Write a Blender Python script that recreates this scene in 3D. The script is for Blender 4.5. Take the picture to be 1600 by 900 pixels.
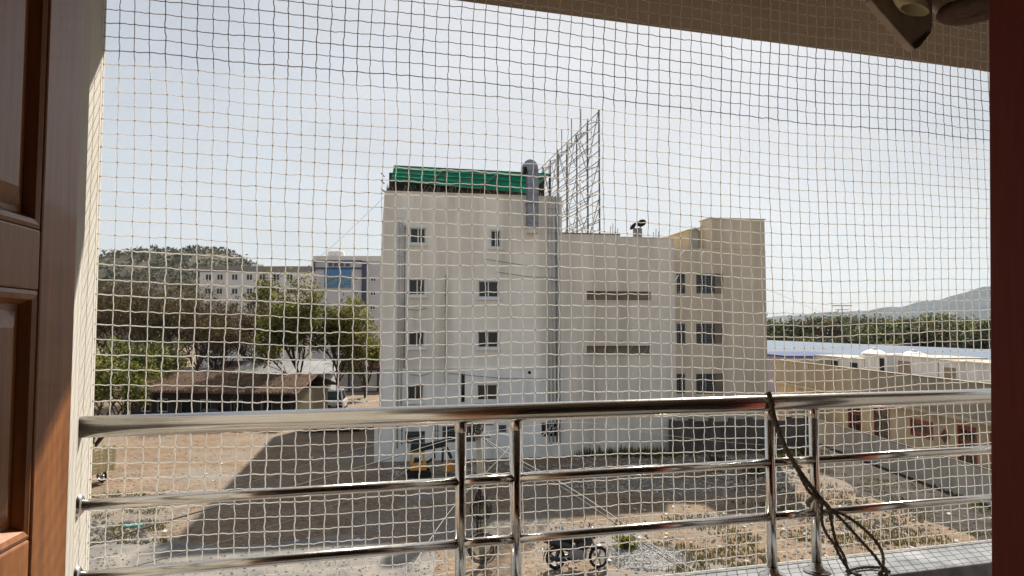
import bpy, math, random
from mathutils import Vector, Matrix, noise as mnoise
R = math.radians
for o in list(bpy.data.objects): bpy.data.objects.remove(o)
scene = bpy.context.scene
col = scene.collection

# ------------------------------------------------------------------ camera, sky, sun, exposure
H = 7.7                       # camera height above the ground
F = 1150.0                    # focal length in pixels of the 1600 px wide photograph
TH = math.atan(65.0 / F)      # pitch up
cam_d = bpy.data.cameras.new('camera'); cam_d.sensor_width = 36.0; cam_d.lens = 36.0 * F / 1600.0
cam_d.clip_start = 0.05; cam_d.clip_end = 30000
cam = bpy.data.objects.new('camera', cam_d); col.objects.link(cam)
cam.location = (0, 0, H); cam.rotation_euler = (R(90) + TH, 0, 0)
scene.camera = cam
SUN_AZ, SUN_EL = R(14.1), R(41.0)          # azimuth to the right of +Y
world = bpy.data.worlds.new('World'); scene.world = world; world.use_nodes = True
wn = world.node_tree; bg = wn.nodes['Background']
sky = wn.nodes.new('ShaderNodeTexSky'); sky.sky_type = 'NISHITA'; sky.sun_disc = False
sky.sun_elevation = SUN_EL; sky.sun_rotation = SUN_AZ
sky.air_density = 1.0; sky.dust_density = 2.0; sky.ozone_density = 1.0; sky.altitude = 300
hsv = wn.nodes.new('ShaderNodeHueSaturation'); hsv.inputs['Saturation'].default_value = 1.0
gam = wn.nodes.new('ShaderNodeGamma'); gam.inputs['Gamma'].default_value = 0.28        # milky, even haze over the whole sky
wn.links.new(sky.outputs[0], hsv.inputs['Color']); wn.links.new(hsv.outputs[0], gam.inputs['Color']); 
wtc = wn.nodes.new('ShaderNodeTexCoord'); wmp = wn.nodes.new('ShaderNodeMapping'); wmp.inputs['Scale'].default_value = (1.0, 1.0, 2.2)
wnz = wn.nodes.new('ShaderNodeTexNoise'); wnz.inputs['Scale'].default_value = 2.2; wnz.inputs['Detail'].default_value = 5; wnz.inputs['Distortion'].default_value = 0.6
wmr = wn.nodes.new('ShaderNodeMapRange'); wmr.inputs[1].default_value = 0.3; wmr.inputs[2].default_value = 0.7; wmr.inputs[3].default_value = 0.93; wmr.inputs[4].default_value = 1.09
wmx = wn.nodes.new('ShaderNodeVectorMath'); wmx.operation = 'SCALE'           # faint thin cloud all over the sky
wn.links.new(wtc.outputs['Generated'], wmp.inputs[0]); wn.links.new(wmp.outputs[0], wnz.inputs['Vector']); wn.links.new(wnz.outputs['Fac'], wmr.inputs[0])
wn.links.new(gam.outputs[0], wmx.inputs[0]); wn.links.new(wmr.outputs[0], wmx.inputs['Scale']); wn.links.new(wmx.outputs[0], bg.inputs['Color'])
bg.inputs['Strength'].default_value = 0.15
sun_d = bpy.data.lights.new('sun', 'SUN'); sun_d.energy = 3.3; sun_d.angle = R(0.8); sun_d.color = (1.0, 0.93, 0.82)
sun = bpy.data.objects.new('sun', sun_d); col.objects.link(sun)
SV = Vector((math.sin(SUN_AZ) * math.cos(SUN_EL), math.cos(SUN_AZ) * math.cos(SUN_EL), math.sin(SUN_EL)))
sun.rotation_euler = (-SV).to_track_quat('-Z', 'Y').to_euler(); sun.location = (0, 20, 60)
scene.view_settings.view_transform = 'Standard'; scene.view_settings.look = 'None'
scene.view_settings.gamma = 1.0; scene.view_settings.exposure = 1.42
scene.render.engine = 'CYCLES'

# ------------------------------------------------------------------ pixels to directions
def ray(px, py):
    a = (px - 800) / F; b = (450 - py) / F
    return Vector((a, math.cos(TH) - b * math.sin(TH), math.sin(TH) + b * math.cos(TH)))
CAM = Vector((0, 0, H))
def G(px, py, z=0.0):
    d = ray(px, py); return CAM + d * ((z - H) / d.z)
def D(px, py, Y):
    d = ray(px, py); return CAM + d * (Y / d.y)
def PL(px, py, p0, n):
    d = ray(px, py); return CAM + d * ((Vector(p0) - CAM).dot(n) / d.dot(n))

# ------------------------------------------------------------------ materials
def nd(nt, t, **kw):
    n = nt.nodes.new(t)
    for k, v in kw.items(): setattr(n, k, v)
    return n
def mat(name, c, rough=0.8, metal=0.0, var=0.12, scale=3.0, bump=0.0, bscale=20.0, streak=0.0, c2=None, spec=0.5, coat=0.0, trans=0.0, stretch=(1, 1, 1), detail=8.0, bdist=0.02):
    m = bpy.data.materials.new(name); m.use_nodes = True
    nt = m.node_tree; b = nt.nodes['Principled BSDF']
    if rough >= 0.85 and metal == 0: spec = min(spec, 0.12)      # dusty, matt surfaces
    b.inputs['Roughness'].default_value = rough; b.inputs['Metallic'].default_value = metal
    b.inputs['Specular IOR Level'].default_value = spec; b.inputs['Coat Weight'].default_value = coat
    tc = nd(nt, 'ShaderNodeTexCoord'); mp = nd(nt, 'ShaderNodeMapping'); mp.inputs['Scale'].default_value = stretch
    nt.links.new(tc.outputs['Object'], mp.inputs[0])
    nz = nd(nt, 'ShaderNodeTexNoise'); nz.inputs['Scale'].default_value = scale; nz.inputs['Detail'].default_value = detail
    nz.inputs['Roughness'].default_value = 0.62
    nt.links.new(mp.outputs[0], nz.inputs['Vector'])
    rp = nd(nt, 'ShaderNodeValToRGB'); rp.color_ramp.elements[0].position = 0.3; rp.color_ramp.elements[1].position = 0.7
    lo = tuple(max(0, x * (1 - var)) for x in c); hi = tuple(min(1, x * (1 + var)) for x in (c2 or c))
    rp.color_ramp.elements[0].color = (*lo, 1); rp.color_ramp.elements[1].color = (*hi, 1)
    nt.links.new(nz.outputs['Fac'], rp.inputs[0]); out = rp.outputs[0]
    if streak > 0:
        m2 = nd(nt, 'ShaderNodeMapping'); m2.inputs['Scale'].default_value = (0.55, 0.55, 0.045)
        nt.links.new(tc.outputs['Object'], m2.inputs[0])
        n2 = nd(nt, 'ShaderNodeTexNoise'); n2.inputs['Scale'].default_value = 1.5; n2.inputs['Detail'].default_value = 6
        nt.links.new(m2.outputs[0], n2.inputs['Vector'])
        r2 = nd(nt, 'ShaderNodeValToRGB'); r2.color_ramp.elements[0].position = 0.42; r2.color_ramp.elements[1].position = 0.66
        r2.color_ramp.elements[0].color = (1, 1, 1, 1); r2.color_ramp.elements[1].color = (1 - streak, 1 - streak * 1.05, 1 - streak * 1.15, 1)
        nt.links.new(n2.outputs['Fac'], r2.inputs[0])
        mx = nd(nt, 'ShaderNodeMixRGB', blend_type='MULTIPLY'); mx.inputs[0].default_value = 1.0
        nt.links.new(out, mx.inputs[1]); nt.links.new(r2.outputs[0], mx.inputs[2]); out = mx.outputs[0]
    nt.links.new(out, b.inputs['Base Color'])
    if bump > 0:
        n3 = nd(nt, 'ShaderNodeTexNoise'); n3.inputs['Scale'].default_value = bscale; n3.inputs['Detail'].default_value = 6
        nt.links.new(mp.outputs[0], n3.inputs['Vector'])
        bp = nd(nt, 'ShaderNodeBump'); bp.inputs['Strength'].default_value = bump; bp.inputs['Distance'].default_value = bdist
        nt.links.new(n3.outputs['Fac'], bp.inputs['Height']); nt.links.new(bp.outputs[0], b.inputs['Normal'])
    if trans > 0:
        tr = nd(nt, 'ShaderNodeBsdfTranslucent'); nt.links.new(out, tr.inputs['Color'])
        ms = nd(nt, 'ShaderNodeMixShader'); ms.inputs[0].default_value = trans
        nt.links.new(b.outputs[0], ms.inputs[1]); nt.links.new(tr.outputs[0], ms.inputs[2])
        nt.links.new(ms.outputs[0], nt.nodes['Material Output'].inputs['Surface'])
    return m
M = {}
M['wall_grey'] = mat('facade_plaster', (0.87, 0.82, 0.73), 0.9, var=0.09, scale=0.5, streak=0.25, bump=0.15, bscale=6)
M['wall_base'] = mat('base_plaster', (0.82, 0.81, 0.765), 0.9, var=0.12, scale=0.7, streak=0.22, bump=0.15, bscale=6)
M['wall_mid'] = mat('annexe_plaster', (0.78, 0.72, 0.625), 0.9, var=0.06, scale=0.5, streak=0.25, bump=0.15, bscale=6)
M['wall_beige'] = mat('beige_plaster', (0.66, 0.57, 0.44), 0.9, var=0.07, scale=0.5, streak=0.25, bump=0.15, bscale=6)
M['cream'] = mat('cream_plaster', (0.60, 0.57, 0.51), 0.85, var=0.05, scale=6, bump=0.2, bscale=60, bdist=0.004)
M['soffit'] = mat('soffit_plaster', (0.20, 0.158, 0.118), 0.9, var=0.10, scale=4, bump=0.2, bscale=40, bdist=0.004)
M['kerb'] = mat('kerb_stone', (0.17, 0.185, 0.205), 0.8, spec=0.2, var=0.25, scale=9, bump=0.15, bscale=60, c2=(0.26, 0.27, 0.285), bdist=0.003)
M['tile'] = mat('floor_tile', (0.20, 0.185, 0.165), 0.4, var=0.1, scale=5)
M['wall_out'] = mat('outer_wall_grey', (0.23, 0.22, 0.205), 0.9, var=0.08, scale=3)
M['room'] = mat('room_paint', (0.42, 0.36, 0.30), 0.85, var=0.05, scale=3)
M['win_white'] = mat('window_frame_white', (0.72, 0.72, 0.70), 0.5, var=0.05)
M['glass_dark'] = mat('window_glass', (0.018, 0.020, 0.022), 0.12, var=0.3, scale=1.3)
M['void'] = mat('dark_recess', (0.025, 0.023, 0.022), 0.9, var=0.2)
M['grille'] = mat('grille_paint', (0.16, 0.16, 0.165), 0.5, var=0.2)
M['brown_panel'] = mat('brown_panel', (0.20, 0.155, 0.115), 0.8, var=0.25, scale=1.4)
M['pipe'] = mat('pipe_grey', (0.45, 0.45, 0.44), 0.6, var=0.2, scale=1.0)
M['pipe_dark'] = mat('pipe_dark', (0.20, 0.20, 0.20), 0.6, var=0.3, scale=1.0)
M['galv'] = mat('galvanised_duct', (0.26, 0.275, 0.32), 0.5, metal=0.5, var=0.25, scale=2.5)
M['green'] = mat('green_shade_cloth', (0.015, 0.36, 0.20), 0.85, var=0.22, scale=1.6, trans=0.55, bump=0.4, bscale=3, bdist=0.1)
M['timber'] = mat('dark_timber', (0.06, 0.05, 0.04), 0.85, var=0.3)
M['steel_dark'] = mat('frame_steel', (0.17, 0.165, 0.16), 0.55, metal=0.3, var=0.3, scale=3)
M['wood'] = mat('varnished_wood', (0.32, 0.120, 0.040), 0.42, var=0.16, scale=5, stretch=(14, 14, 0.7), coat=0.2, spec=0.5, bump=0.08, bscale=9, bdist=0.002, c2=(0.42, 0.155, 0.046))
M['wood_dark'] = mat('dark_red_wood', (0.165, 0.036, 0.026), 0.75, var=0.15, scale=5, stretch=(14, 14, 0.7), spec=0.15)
M['cord'] = mat('net_cord_nylon', (0.86, 0.85, 0.83), 0.6, var=0.05, scale=12, trans=0.55)
M['rope'] = mat('rope_jute', (0.135, 0.115, 0.09), 0.95, var=0.35, scale=60, bump=0.5, bscale=300, bdist=0.002)
M['ornament'] = mat('weathered_brown', (0.38, 0.30, 0.235), 0.8, var=0.25, scale=14, bump=0.3, bscale=30, bdist=0.004)
M['bamboo'] = mat('bamboo', (0.48, 0.42, 0.25), 0.7, var=0.25, scale=12, stretch=(1, 1, 0.3))
M['coir'] = mat('dark_coir', (0.10, 0.06, 0.05), 0.9, var=0.4, scale=40)
M['conc'] = mat('pole_concrete', (0.40, 0.36, 0.28), 0.9, var=0.15, scale=3)
M['cable'] = mat('black_cable', (0.02, 0.02, 0.02), 0.6)
M['cable_lt'] = mat('grey_cable', (0.42, 0.40, 0.37), 0.6)
M['black'] = mat('black_paint', (0.016, 0.016, 0.018), 0.32, var=0.2)
M['rubber'] = mat('tyre_rubber', (0.022, 0.021, 0.021), 0.85, var=0.2)
M['chrome'] = mat('chrome', (0.62, 0.62, 0.62), 0.2, metal=1.0)
M['alloy'] = mat('alloy_grey', (0.40, 0.40, 0.40), 0.4, metal=0.7)
M['red'] = mat('red_lens', (0.35, 0.02, 0.015), 0.3)
M['yellow'] = mat('machine_yellow', (0.62, 0.42, 0.05), 0.5, var=0.2)
M['orange'] = mat('machine_orange', (0.60, 0.24, 0.02), 0.5, var=0.2)
M['carwhite'] = mat('car_white', (0.72, 0.72, 0.72), 0.3, var=0.04, coat=0.4)
M['carblack'] = mat('car_black', (0.02, 0.02, 0.022), 0.25, var=0.1, coat=0.4)
M['cream_paint'] = mat('cage_cream', (0.55, 0.47, 0.28), 0.6, var=0.2)
M['bark'] = mat('bark', (0.06, 0.045, 0.034), 0.95, var=0.3, scale=4)
M['twig'] = mat('dry_twig', (0.065, 0.047, 0.034), 0.95, var=0.35, scale=1.0)
def leafmat(n, c, c2): return mat(n, c, 0.7, var=0.35, scale=0.9, c2=c2, trans=0.45, detail=4)
M['leaf'] = leafmat('leaf_green', (0.065, 0.085, 0.010), (0.21, 0.205, 0.025))
M['leaf_dark'] = leafmat('leaf_dark', (0.014, 0.027, 0.008), (0.05, 0.066, 0.018))
M['leaf_dry'] = leafmat('leaf_dry', (0.055, 0.032, 0.015), (0.12, 0.065, 0.022))
M['leaf_olive'] = leafmat('leaf_olive', (0.045, 0.042, 0.014), (0.10, 0.085, 0.022))
M['dish'] = mat('dark_dish', (0.022, 0.022, 0.024), 0.9)
M['stone'] = mat('loose_stone', (0.30, 0.27, 0.235), 0.95, var=0.45, scale=0.9)
M['gravel'] = mat('grey_gravel', (0.13, 0.127, 0.12), 0.95, var=0.75, scale=9, bump=1.0, bscale=14, c2=(0.27, 0.26, 0.25), bdist=0.06)
M['oldwall'] = mat('dark_wall_plaster', (0.13, 0.115, 0.10), 0.95, var=0.4, scale=0.8, bump=0.5, bscale=4, bdist=0.05, streak=0.3)  # dark, uneven grey-brown plaster
M['compound'] = mat('compound_plaster', (0.52, 0.47, 0.40), 0.9, var=0.12, scale=0.6, streak=0.2)
M['clay'] = mat('clay_tiles', (0.135, 0.085, 0.058), 0.95, var=0.4, scale=1.4)
M['tin'] = mat('tin_sheet', (0.25, 0.245, 0.24), 0.45, metal=0.4, var=0.25, scale=0.5)
M['mudwall'] = mat('old_house_wall', (0.05, 0.042, 0.038), 0.95, var=0.35, scale=0.7)
M['mat_woven'] = mat('woven_screen', (0.33, 0.28, 0.20), 0.95, var=0.3, scale=3, stretch=(1, 1, 5))
M['blue_roof'] = mat('blue_roof_sheet', (0.125, 0.165, 0.225), 0.85, var=0.10, scale=0.15)
M['blue_deep'] = mat('deep_blue_sheet', (0.06, 0.085, 0.18), 0.85, var=0.1)
M['mauve'] = mat('mauve_wall', (0.40, 0.36, 0.42), 0.8, var=0.1)
M['white_wall'] = mat('white_wash', (0.55, 0.55, 0.56), 0.85, var=0.10, scale=0.5, streak=0.2)
M['tankw'] = mat('white_tank', (0.75, 0.75, 0.74), 0.5, var=0.05)
M['house'] = mat('house_yellow', (0.58, 0.49, 0.34), 0.9, var=0.07, scale=0.4, streak=0.15)
M['parapet'] = mat('parapet_drab', (0.42, 0.365, 0.28), 0.9, var=0.09, scale=0.3, streak=0.15)
M['redwood'] = mat('red_window_wood', (0.30, 0.065, 0.035), 0.5, var=0.2)
M['hostel'] = mat('hostel_paint', (0.74, 0.70, 0.65), 0.9, var=0.05, scale=0.2)
M['hostel_top'] = mat('hostel_band', (0.28, 0.25, 0.22), 0.9, var=0.08)
M['navy'] = mat('navy_panel', (0.065, 0.06, 0.11), 0.5, var=0.1)
M['bluepane'] = mat('blue_glass', (0.05, 0.22, 0.52), 0.15, var=0.2, scale=0.4)
M['greenpane'] = mat('green_glass', (0.16, 0.26, 0.26), 0.12, var=0.35, scale=0.5)
M['office'] = mat('office_grey', (0.58, 0.56, 0.56), 0.85, var=0.05, scale=0.2)
M['hillmat'] = mat('hill_scrub', (0.062, 0.057, 0.040), 0.95, var=0.35, scale=0.05, c2=(0.105, 0.09, 0.06))
M['mountain'] = mat('mountain_scrub', (0.04, 0.045, 0.045), 0.95, var=0.2, scale=0.004)
M['grass'] = mat('dry_grass', (0.17, 0.125, 0.05), 0.9, var=0.4, scale=0.7, c2=(0.11, 0.10, 0.028), trans=0.3)
M['litter'] = mat('pale_litter', (0.40, 0.39, 0.37), 0.7, var=0.2, scale=1.0)
M['sign_white'] = mat('sign_white', (0.75, 0.75, 0.75), 0.5)
M['teal'] = mat('teal_plastic', (0.05, 0.35, 0.33), 0.5)

def steel(name, c, rough):
    m = mat(name, c, rough, metal=1.0, var=0.07, scale=8, stretch=(0.3, 6, 6))
    nt = m.node_tree; b = nt.nodes['Principled BSDF']
    nz = nd(nt, 'ShaderNodeTexNoise'); nz.inputs['Scale'].default_value = 18; nz.inputs['Detail'].default_value = 5
    mr = nd(nt, 'ShaderNodeMapRange'); mr.inputs[1].default_value = 0.4; mr.inputs[2].default_value = 0.75
    mr.inputs[3].default_value = rough; mr.inputs[4].default_value = rough + 0.22
    nt.links.new(nz.outputs['Fac'], mr.inputs[0]); nt.links.new(mr.outputs[0], b.inputs['Roughness'])
    return m
M['steel'] = steel('stainless_steel', (0.68, 0.65, 0.61), 0.13)

def ground_mat():
    m = bpy.data.materials.new('bare_earth'); m.use_nodes = True
    nt = m.node_tree; b = nt.nodes['Principled BSDF']; b.inputs['Roughness'].default_value = 0.95; b.inputs['Specular IOR Level'].default_value = 0.12
    tc = nd(nt, 'ShaderNodeTexCoord')
    def nz(s, det=8, off=0.0, st=(1, 1, 1)):
        mp = nd(nt, 'ShaderNodeMapping'); mp.inputs['Location'].default_value = (off, off * 2, 0); mp.inputs['Scale'].default_value = st
        nt.links.new(tc.outputs['Object'], mp.inputs[0])
        n = nd(nt, 'ShaderNodeTexNoise'); n.inputs['Scale'].default_value = s; n.inputs['Detail'].default_value = det; n.inputs['Roughness'].default_value = 0.65
        nt.links.new(mp.outputs[0], n.inputs['Vector']); return n.outputs['Fac']
    def ramp(f, p0, c0, p1, c1):
        r = nd(nt, 'ShaderNodeValToRGB'); e = r.color_ramp.elements
        e[0].position = p0; e[1].position = p1; e[0].color = (*c0, 1); e[1].color = (*c1, 1)
        nt.links.new(f, r.inputs[0]); return r.outputs[0]
    base = ramp(nz(0.55), 0.32, (0.205, 0.145, 0.10), 0.68, (0.36, 0.27, 0.19))
    fine = ramp(nz(4, 12, 5), 0.36, (0.50, 0.48, 0.46), 0.64, (1.22, 1.18, 1.14))
    mx = nd(nt, 'ShaderNodeMixRGB', blend_type='MULTIPLY'); mx.inputs[0].default_value = 1
    nt.links.new(base, mx.inputs[1]); nt.links.new(fine, mx.inputs[2])
    gp = ramp(nz(0.16, 5, 31), 0.48, (0, 0, 0), 0.62, (1, 1, 1))
    m2 = nd(nt, 'ShaderNodeMixRGB'); nt.links.new(gp, m2.inputs[0]); nt.links.new(mx.outputs[0], m2.inputs[1]); m2.inputs[2].default_value = (0.25, 0.225, 0.195, 1)
    far = ramp(nz(0.01, 5, 77), 0.4, (0, 0, 0), 0.6, (0.6, 0.6, 0.6))
    m3 = nd(nt, 'ShaderNodeMixRGB'); nt.links.new(far, m3.inputs[0]); nt.links.new(m2.outputs[0], m3.inputs[1]); m3.inputs[2].default_value = (0.19, 0.135, 0.085, 1)
    nt.links.new(m3.outputs[0], b.inputs['Base Color'])
    bp = nd(nt, 'ShaderNodeBump'); bp.inputs['Strength'].default_value = 1.0; bp.inputs['Distance'].default_value = 0.12
    nt.links.new(nz(5, 10, 9), bp.inputs['Height']); nt.links.new(bp.outputs[0], b.inputs['Normal'])
    return m
M['earth'] = ground_mat()
M['shade_strip'] = mat('painted_shade', (0.030, 0.025, 0.020), 0.95, var=0.5, scale=1.2, bump=0.9, bscale=5, c2=(0.055, 0.046, 0.038), bdist=0.08)  # near-black ground colour with the shadow tone painted in
M['road'] = mat('worn_road', (0.185, 0.178, 0.17), 0.9, var=0.3, scale=0.8, bump=0.5, bscale=10, c2=(0.22, 0.195, 0.165), bdist=0.03)

# ------------------------------------------------------------------ mesh helpers
class MB:
    def __init__(s): s.v = []; s.f = []
    def face(s, pts):
        i = len(s.v); s.v += [tuple(p) for p in pts]; s.f.append(tuple(range(i, i + len(pts)))); return s
    def hexa(s, p):
        i = len(s.v); s.v += [tuple(q) for q in p]
        for f in ((3, 2, 1, 0), (4, 5, 6, 7), (0, 1, 5, 4), (1, 2, 6, 5), (2, 3, 7, 6), (3, 0, 4, 7)): s.f.append(tuple(i + k for k in f))
        return s
    def box(s, x0, x1, y0, y1, z0, z1):
        return s.hexa([(x0, y0, z0), (x1, y0, z0), (x1, y1, z0), (x0, y1, z0), (x0, y0, z1), (x1, y0, z1), (x1, y1, z1), (x0, y1, z1)])
    def bar(s, p, q, w, h=None, up=(0, 0, 1)):
        p, q = Vector(p), Vector(q); d = (q - p).normalized(); u = Vector(up)
        if abs(d.dot(u)) > 0.98: u = Vector((1, 0, 0))
        a = d.cross(u).normalized() * w / 2; b = a.normalized().cross(d) * (h or w) / 2
        return s.hexa([p - a - b, p + a - b, p + a + b, p - a + b, q - a - b, q + a - b, q + a + b, q - a + b])
    def tube(s, pts, r, n=8, cap=True, closed=False):
        pts = [Vector(p) for p in pts]; k = len(pts); rr = r if isinstance(r, (list, tuple)) else [r] * k
        i0 = len(s.v); prev = None
        for j, p in enumerate(pts):
            if closed: d = pts[(j + 1) % k] - pts[j - 1]
            else: d = pts[min(j + 1, k - 1)] - pts[max(j - 1, 0)]
            d.normalize()
            if prev is None:
                u = Vector((0, 0, 1)) if abs(d.z) < 0.9 else Vector((1, 0, 0)); a = d.cross(u).normalized()
            else:
                a = (prev - d * prev.dot(d)); a = a.normalized() if a.length > 1e-6 else d.orthogonal().normalized()
            prev = a; b = d.cross(a)
            for t in range(n):
                an = 2 * math.pi * t / n; s.v.append(tuple(p + (a * math.cos(an) + b * math.sin(an)) * rr[j]))
        for j in range(k if closed else k - 1):
            for t in range(n):
                A = i0 + j * n; B = i0 + ((j + 1) % k) * n
                s.f.append((A + t, A + (t + 1) % n, B + (t + 1) % n, B + t))
        if cap and not closed:
            s.f.append(tuple(i0 + t for t in reversed(range(n)))); s.f.append(tuple(i0 + (k - 1) * n + t for t in range(n)))
        return s
    def lathe(s, prof, c=(0, 0, 0), n=16, axis='z'):
        i0 = len(s.v); k = len(prof)
        for (r, h) in prof:
            for t in range(n):
                an = 2 * math.pi * t / n; x, y = r * math.cos(an), r * math.sin(an)
                p = (x, y, h) if axis == 'z' else ((h, x, y) if axis == 'x' else (x, h, y))
                s.v.append((c[0] + p[0], c[1] + p[1], c[2] + p[2]))
        for j in range(k - 1):
            for t in range(n):
                A = i0 + j * n; B = A + n; s.f.append((A + t, A + (t + 1) % n, B + (t + 1) % n, B + t))
        return s
    def prism(s, poly, off):
        o = Vector(off); a = [Vector(p) for p in poly]; i = len(s.v); n = len(a)
        s.v += [tuple(p) for p in a] + [tuple(p + o) for p in a]
        s.f.append(tuple(i + k for k in reversed(range(n)))); s.f.append(tuple(i + n + k for k in range(n)))
        for k in range(n): s.f.append((i + k, i + (k + 1) % n, i + n + (k + 1) % n, i + n + k))
        return s
    def blob(s, c, r, rng, n=6):
        # small uneven rock: jittered octahedron
        c = Vector(c); i = len(s.v)
        for d in ((1, 0, 0), (0, 1, 0), (-1, 0, 0), (0, -1, 0), (0, 0, 0.7), (0, 0, -0.5)):
            s.v.append(tuple(c + Vector(d) * r * rng.uniform(0.6, 1.25)))
        for k in range(4): s.f.append((i + k, i + (k + 1) % 4, i + 4)); s.f.append((i + (k + 1) % 4, i + k, i + 5))
        return s
    def build(s, name, m, parent=None, o=(0, 0, 0), smooth=False, bevel=0.0, props=None):
        me = bpy.data.meshes.new(name)
        me.from_pydata([(v[0] - o[0], v[1] - o[1], v[2] - o[2]) for v in s.v], [], s.f)
        me.materials.append(M[m] if isinstance(m, str) else m); me.update()
        if smooth:
            for p in me.polygons: p.use_smooth = True
        ob = bpy.data.objects.new(name, me); col.objects.link(ob)
        if parent: ob.parent = parent
        if bevel:
            b = ob.modifiers.new('bevel', 'BEVEL'); b.width = bevel; b.segments = 2; b.limit_method = 'ANGLE'
        for k, v in (props or {}).items(): ob[k] = v
        return ob
def tag(o, label, cat, group=None, kind=None):
    o['label'] = label; o['category'] = cat
    if group: o['group'] = group
    if kind: o['kind'] = kind
    return o
def empty(name, loc, rz=0.0, label=None, cat=None, group=None):
    e = bpy.data.objects.new(name, None); col.objects.link(e); e.location = loc; e.rotation_euler = (0, 0, rz); e.empty_display_size = 0.2
    if label: tag(e, label, cat, group)
    return e
def copy_tree(o, parent=None):
    c = o.copy(); col.objects.link(c); c.parent = parent
    for ch in list(o.children): copy_tree(ch, c)
    return c
def struct(o): o['kind'] = 'structure'; return o
def wall_holes(mb, x0, x1, z0, z1, holes, y=0.0, dep=0.2):
    """front wall in the xz plane (facing -y) with rectangular openings and reveals"""
    xs = sorted({x0, x1, *[h[0] for h in holes], *[h[1] for h in holes]}); zs = sorted({z0, z1, *[h[2] for h in holes], *[h[3] for h in holes]})
    for a, b in zip(xs, xs[1:]):
        for c, d in zip(zs, zs[1:]):
            mx, mz = (a + b) / 2, (c + d) / 2
            if any(h[0] < mx < h[1] and h[2] < mz < h[3] for h in holes): continue
            mb.face([(a, y, c), (b, y, c), (b, y, d), (a, y, d)])
    for (a, b, c, d) in holes:
        e = y + dep
        mb.face([(a, y, c), (a, e, c), (b, e, c), (b, y, c)]); mb.face([(a, y, d), (b, y, d), (b, e, d), (a, e, d)])
        mb.face([(a, y, c), (a, y, d), (a, e, d), (a, e, c)]); mb.face([(b, y, c), (b, e, c), (b, e, d), (b, y, d)])
        mb.face([(a, e, c), (a, e, d), (b, e, d), (b, e, c)])
    return mb
def ring(mb, x0, x1, z0, z1, w, y0, y1):
    mb.box(x0, x1, y0, y1, z0, z0 + w); mb.box(x0, x1, y0, y1, z1 - w, z1)
    mb.box(x0, x0 + w, y0, y1, z0 + w, z1 - w); mb.box(x1 - w, x1, y0, y1, z0 + w, z1 - w); return mb

# ------------------------------------------------------------------ the ground
g = MB(); g.face([(-5000, -200, 0), (5000, -200, 0), (5000, 7000, 0), (-5000, 7000, 0)])
struct(g.build('ground', 'earth'))
rng = random.Random(3)
A, B = [], []
for i in range(40):
    x = -40 + i * 1.25; wob = mnoise.noise(Vector((x * 0.25, 3.1, 0))) * 1.6
    A.append((x, 20.0 + wob * 0.6, 0.004)); B.append((x, 27.3 + wob - max(0, x + 6) * 0.42, 0.004))
rd = MB()
for i in range(30): rd.face([A[i], A[i + 1], B[i + 1], B[i]])
struct(rd.build('road', 'road'))
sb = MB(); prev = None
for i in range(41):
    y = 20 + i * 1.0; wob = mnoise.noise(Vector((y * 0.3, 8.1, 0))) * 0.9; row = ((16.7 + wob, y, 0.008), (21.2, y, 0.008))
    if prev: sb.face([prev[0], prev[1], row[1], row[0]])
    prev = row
struct(sb.build('shade_strip', 'shade_strip'))  # dark ground strip standing in for a shadow of unknown source

# ------------------------------------------------------------------ the flat and its balcony (local frame: u along the railing, n outwards, z from eye level)
AR = R(17.0)
DU = Vector((math.cos(AR), math.sin(AR), 0)); DN = Vector((-math.sin(AR), math.cos(AR), 0))
def W(u, n, z): return DU * u + DN * n + Vector((0, 0, H + z))
def UN(p): p = Vector(p); return (p.dot(DU), p.dot(DN), p.z - H)
def NP(px, py, n): return UN(PL(px, py, W(0, n, 0), DN))          # pixel -> local point on the plane n = const
ZF, ZS, ZK = -1.27, 1.338, -0.845       # floor, ceiling, kerb top
N_NET, N_RAIL, N_EDGE = 2.30, 2.20, 2.864
U_L = -0.514
def near(name, u, n, z, label, cat, group=None): return empty(name, W(u, n, z), AR, label, cat, group)
o0 = (0, 0, ZF)
apt = near('apartment', 0, 0, ZF, 'cream plastered room and balcony with overhead slab seen from inside the doorway', 'building')
def apart(name, m, *boxes, bevel=0.0):
    mb = MB()
    for b in boxes: mb.box(*b)
    return mb.build(name, m, apt, o0, bevel=bevel)
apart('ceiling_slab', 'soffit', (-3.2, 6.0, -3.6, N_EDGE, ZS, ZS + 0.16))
apart('floor', 'tile', (-3.2, 6.0, -3.6, 2.098, ZF - 0.15, ZF))
apart('plinth', 'kerb', (U_L + 0.001, 6.0, 2.10, 2.325, ZF - 0.15, ZK), bevel=0.008)
apart('side_wall', 'cream', (U_L - 0.20, U_L, 1.732, 2.335, ZF - 0.15, ZS - 0.001))
apart('front_wall', 'wall_out', (-3.0, -0.413, 1.47, 1.73, ZF, ZS - 0.001), (2.30, 5.9, 1.47, 1.73, ZF, ZS - 0.001), (-0.413, 2.30, 1.47, 1.73, 1.15, ZS - 0.002), (1.932, 2.32, 1.36, 1.468, ZF, 1.149))
apart('room_wall', 'room', (-3.1, -3.0, -3.4, 1.73, ZF, ZS - 0.001))
apart('room_wall', 'room', (5.9, 6.0, -3.4, 1.73, ZF, ZS - 0.001))
apart('room_wall', 'room', (-3.1, 6.0, -3.5, -3.4, ZF, ZS - 0.001))
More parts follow.
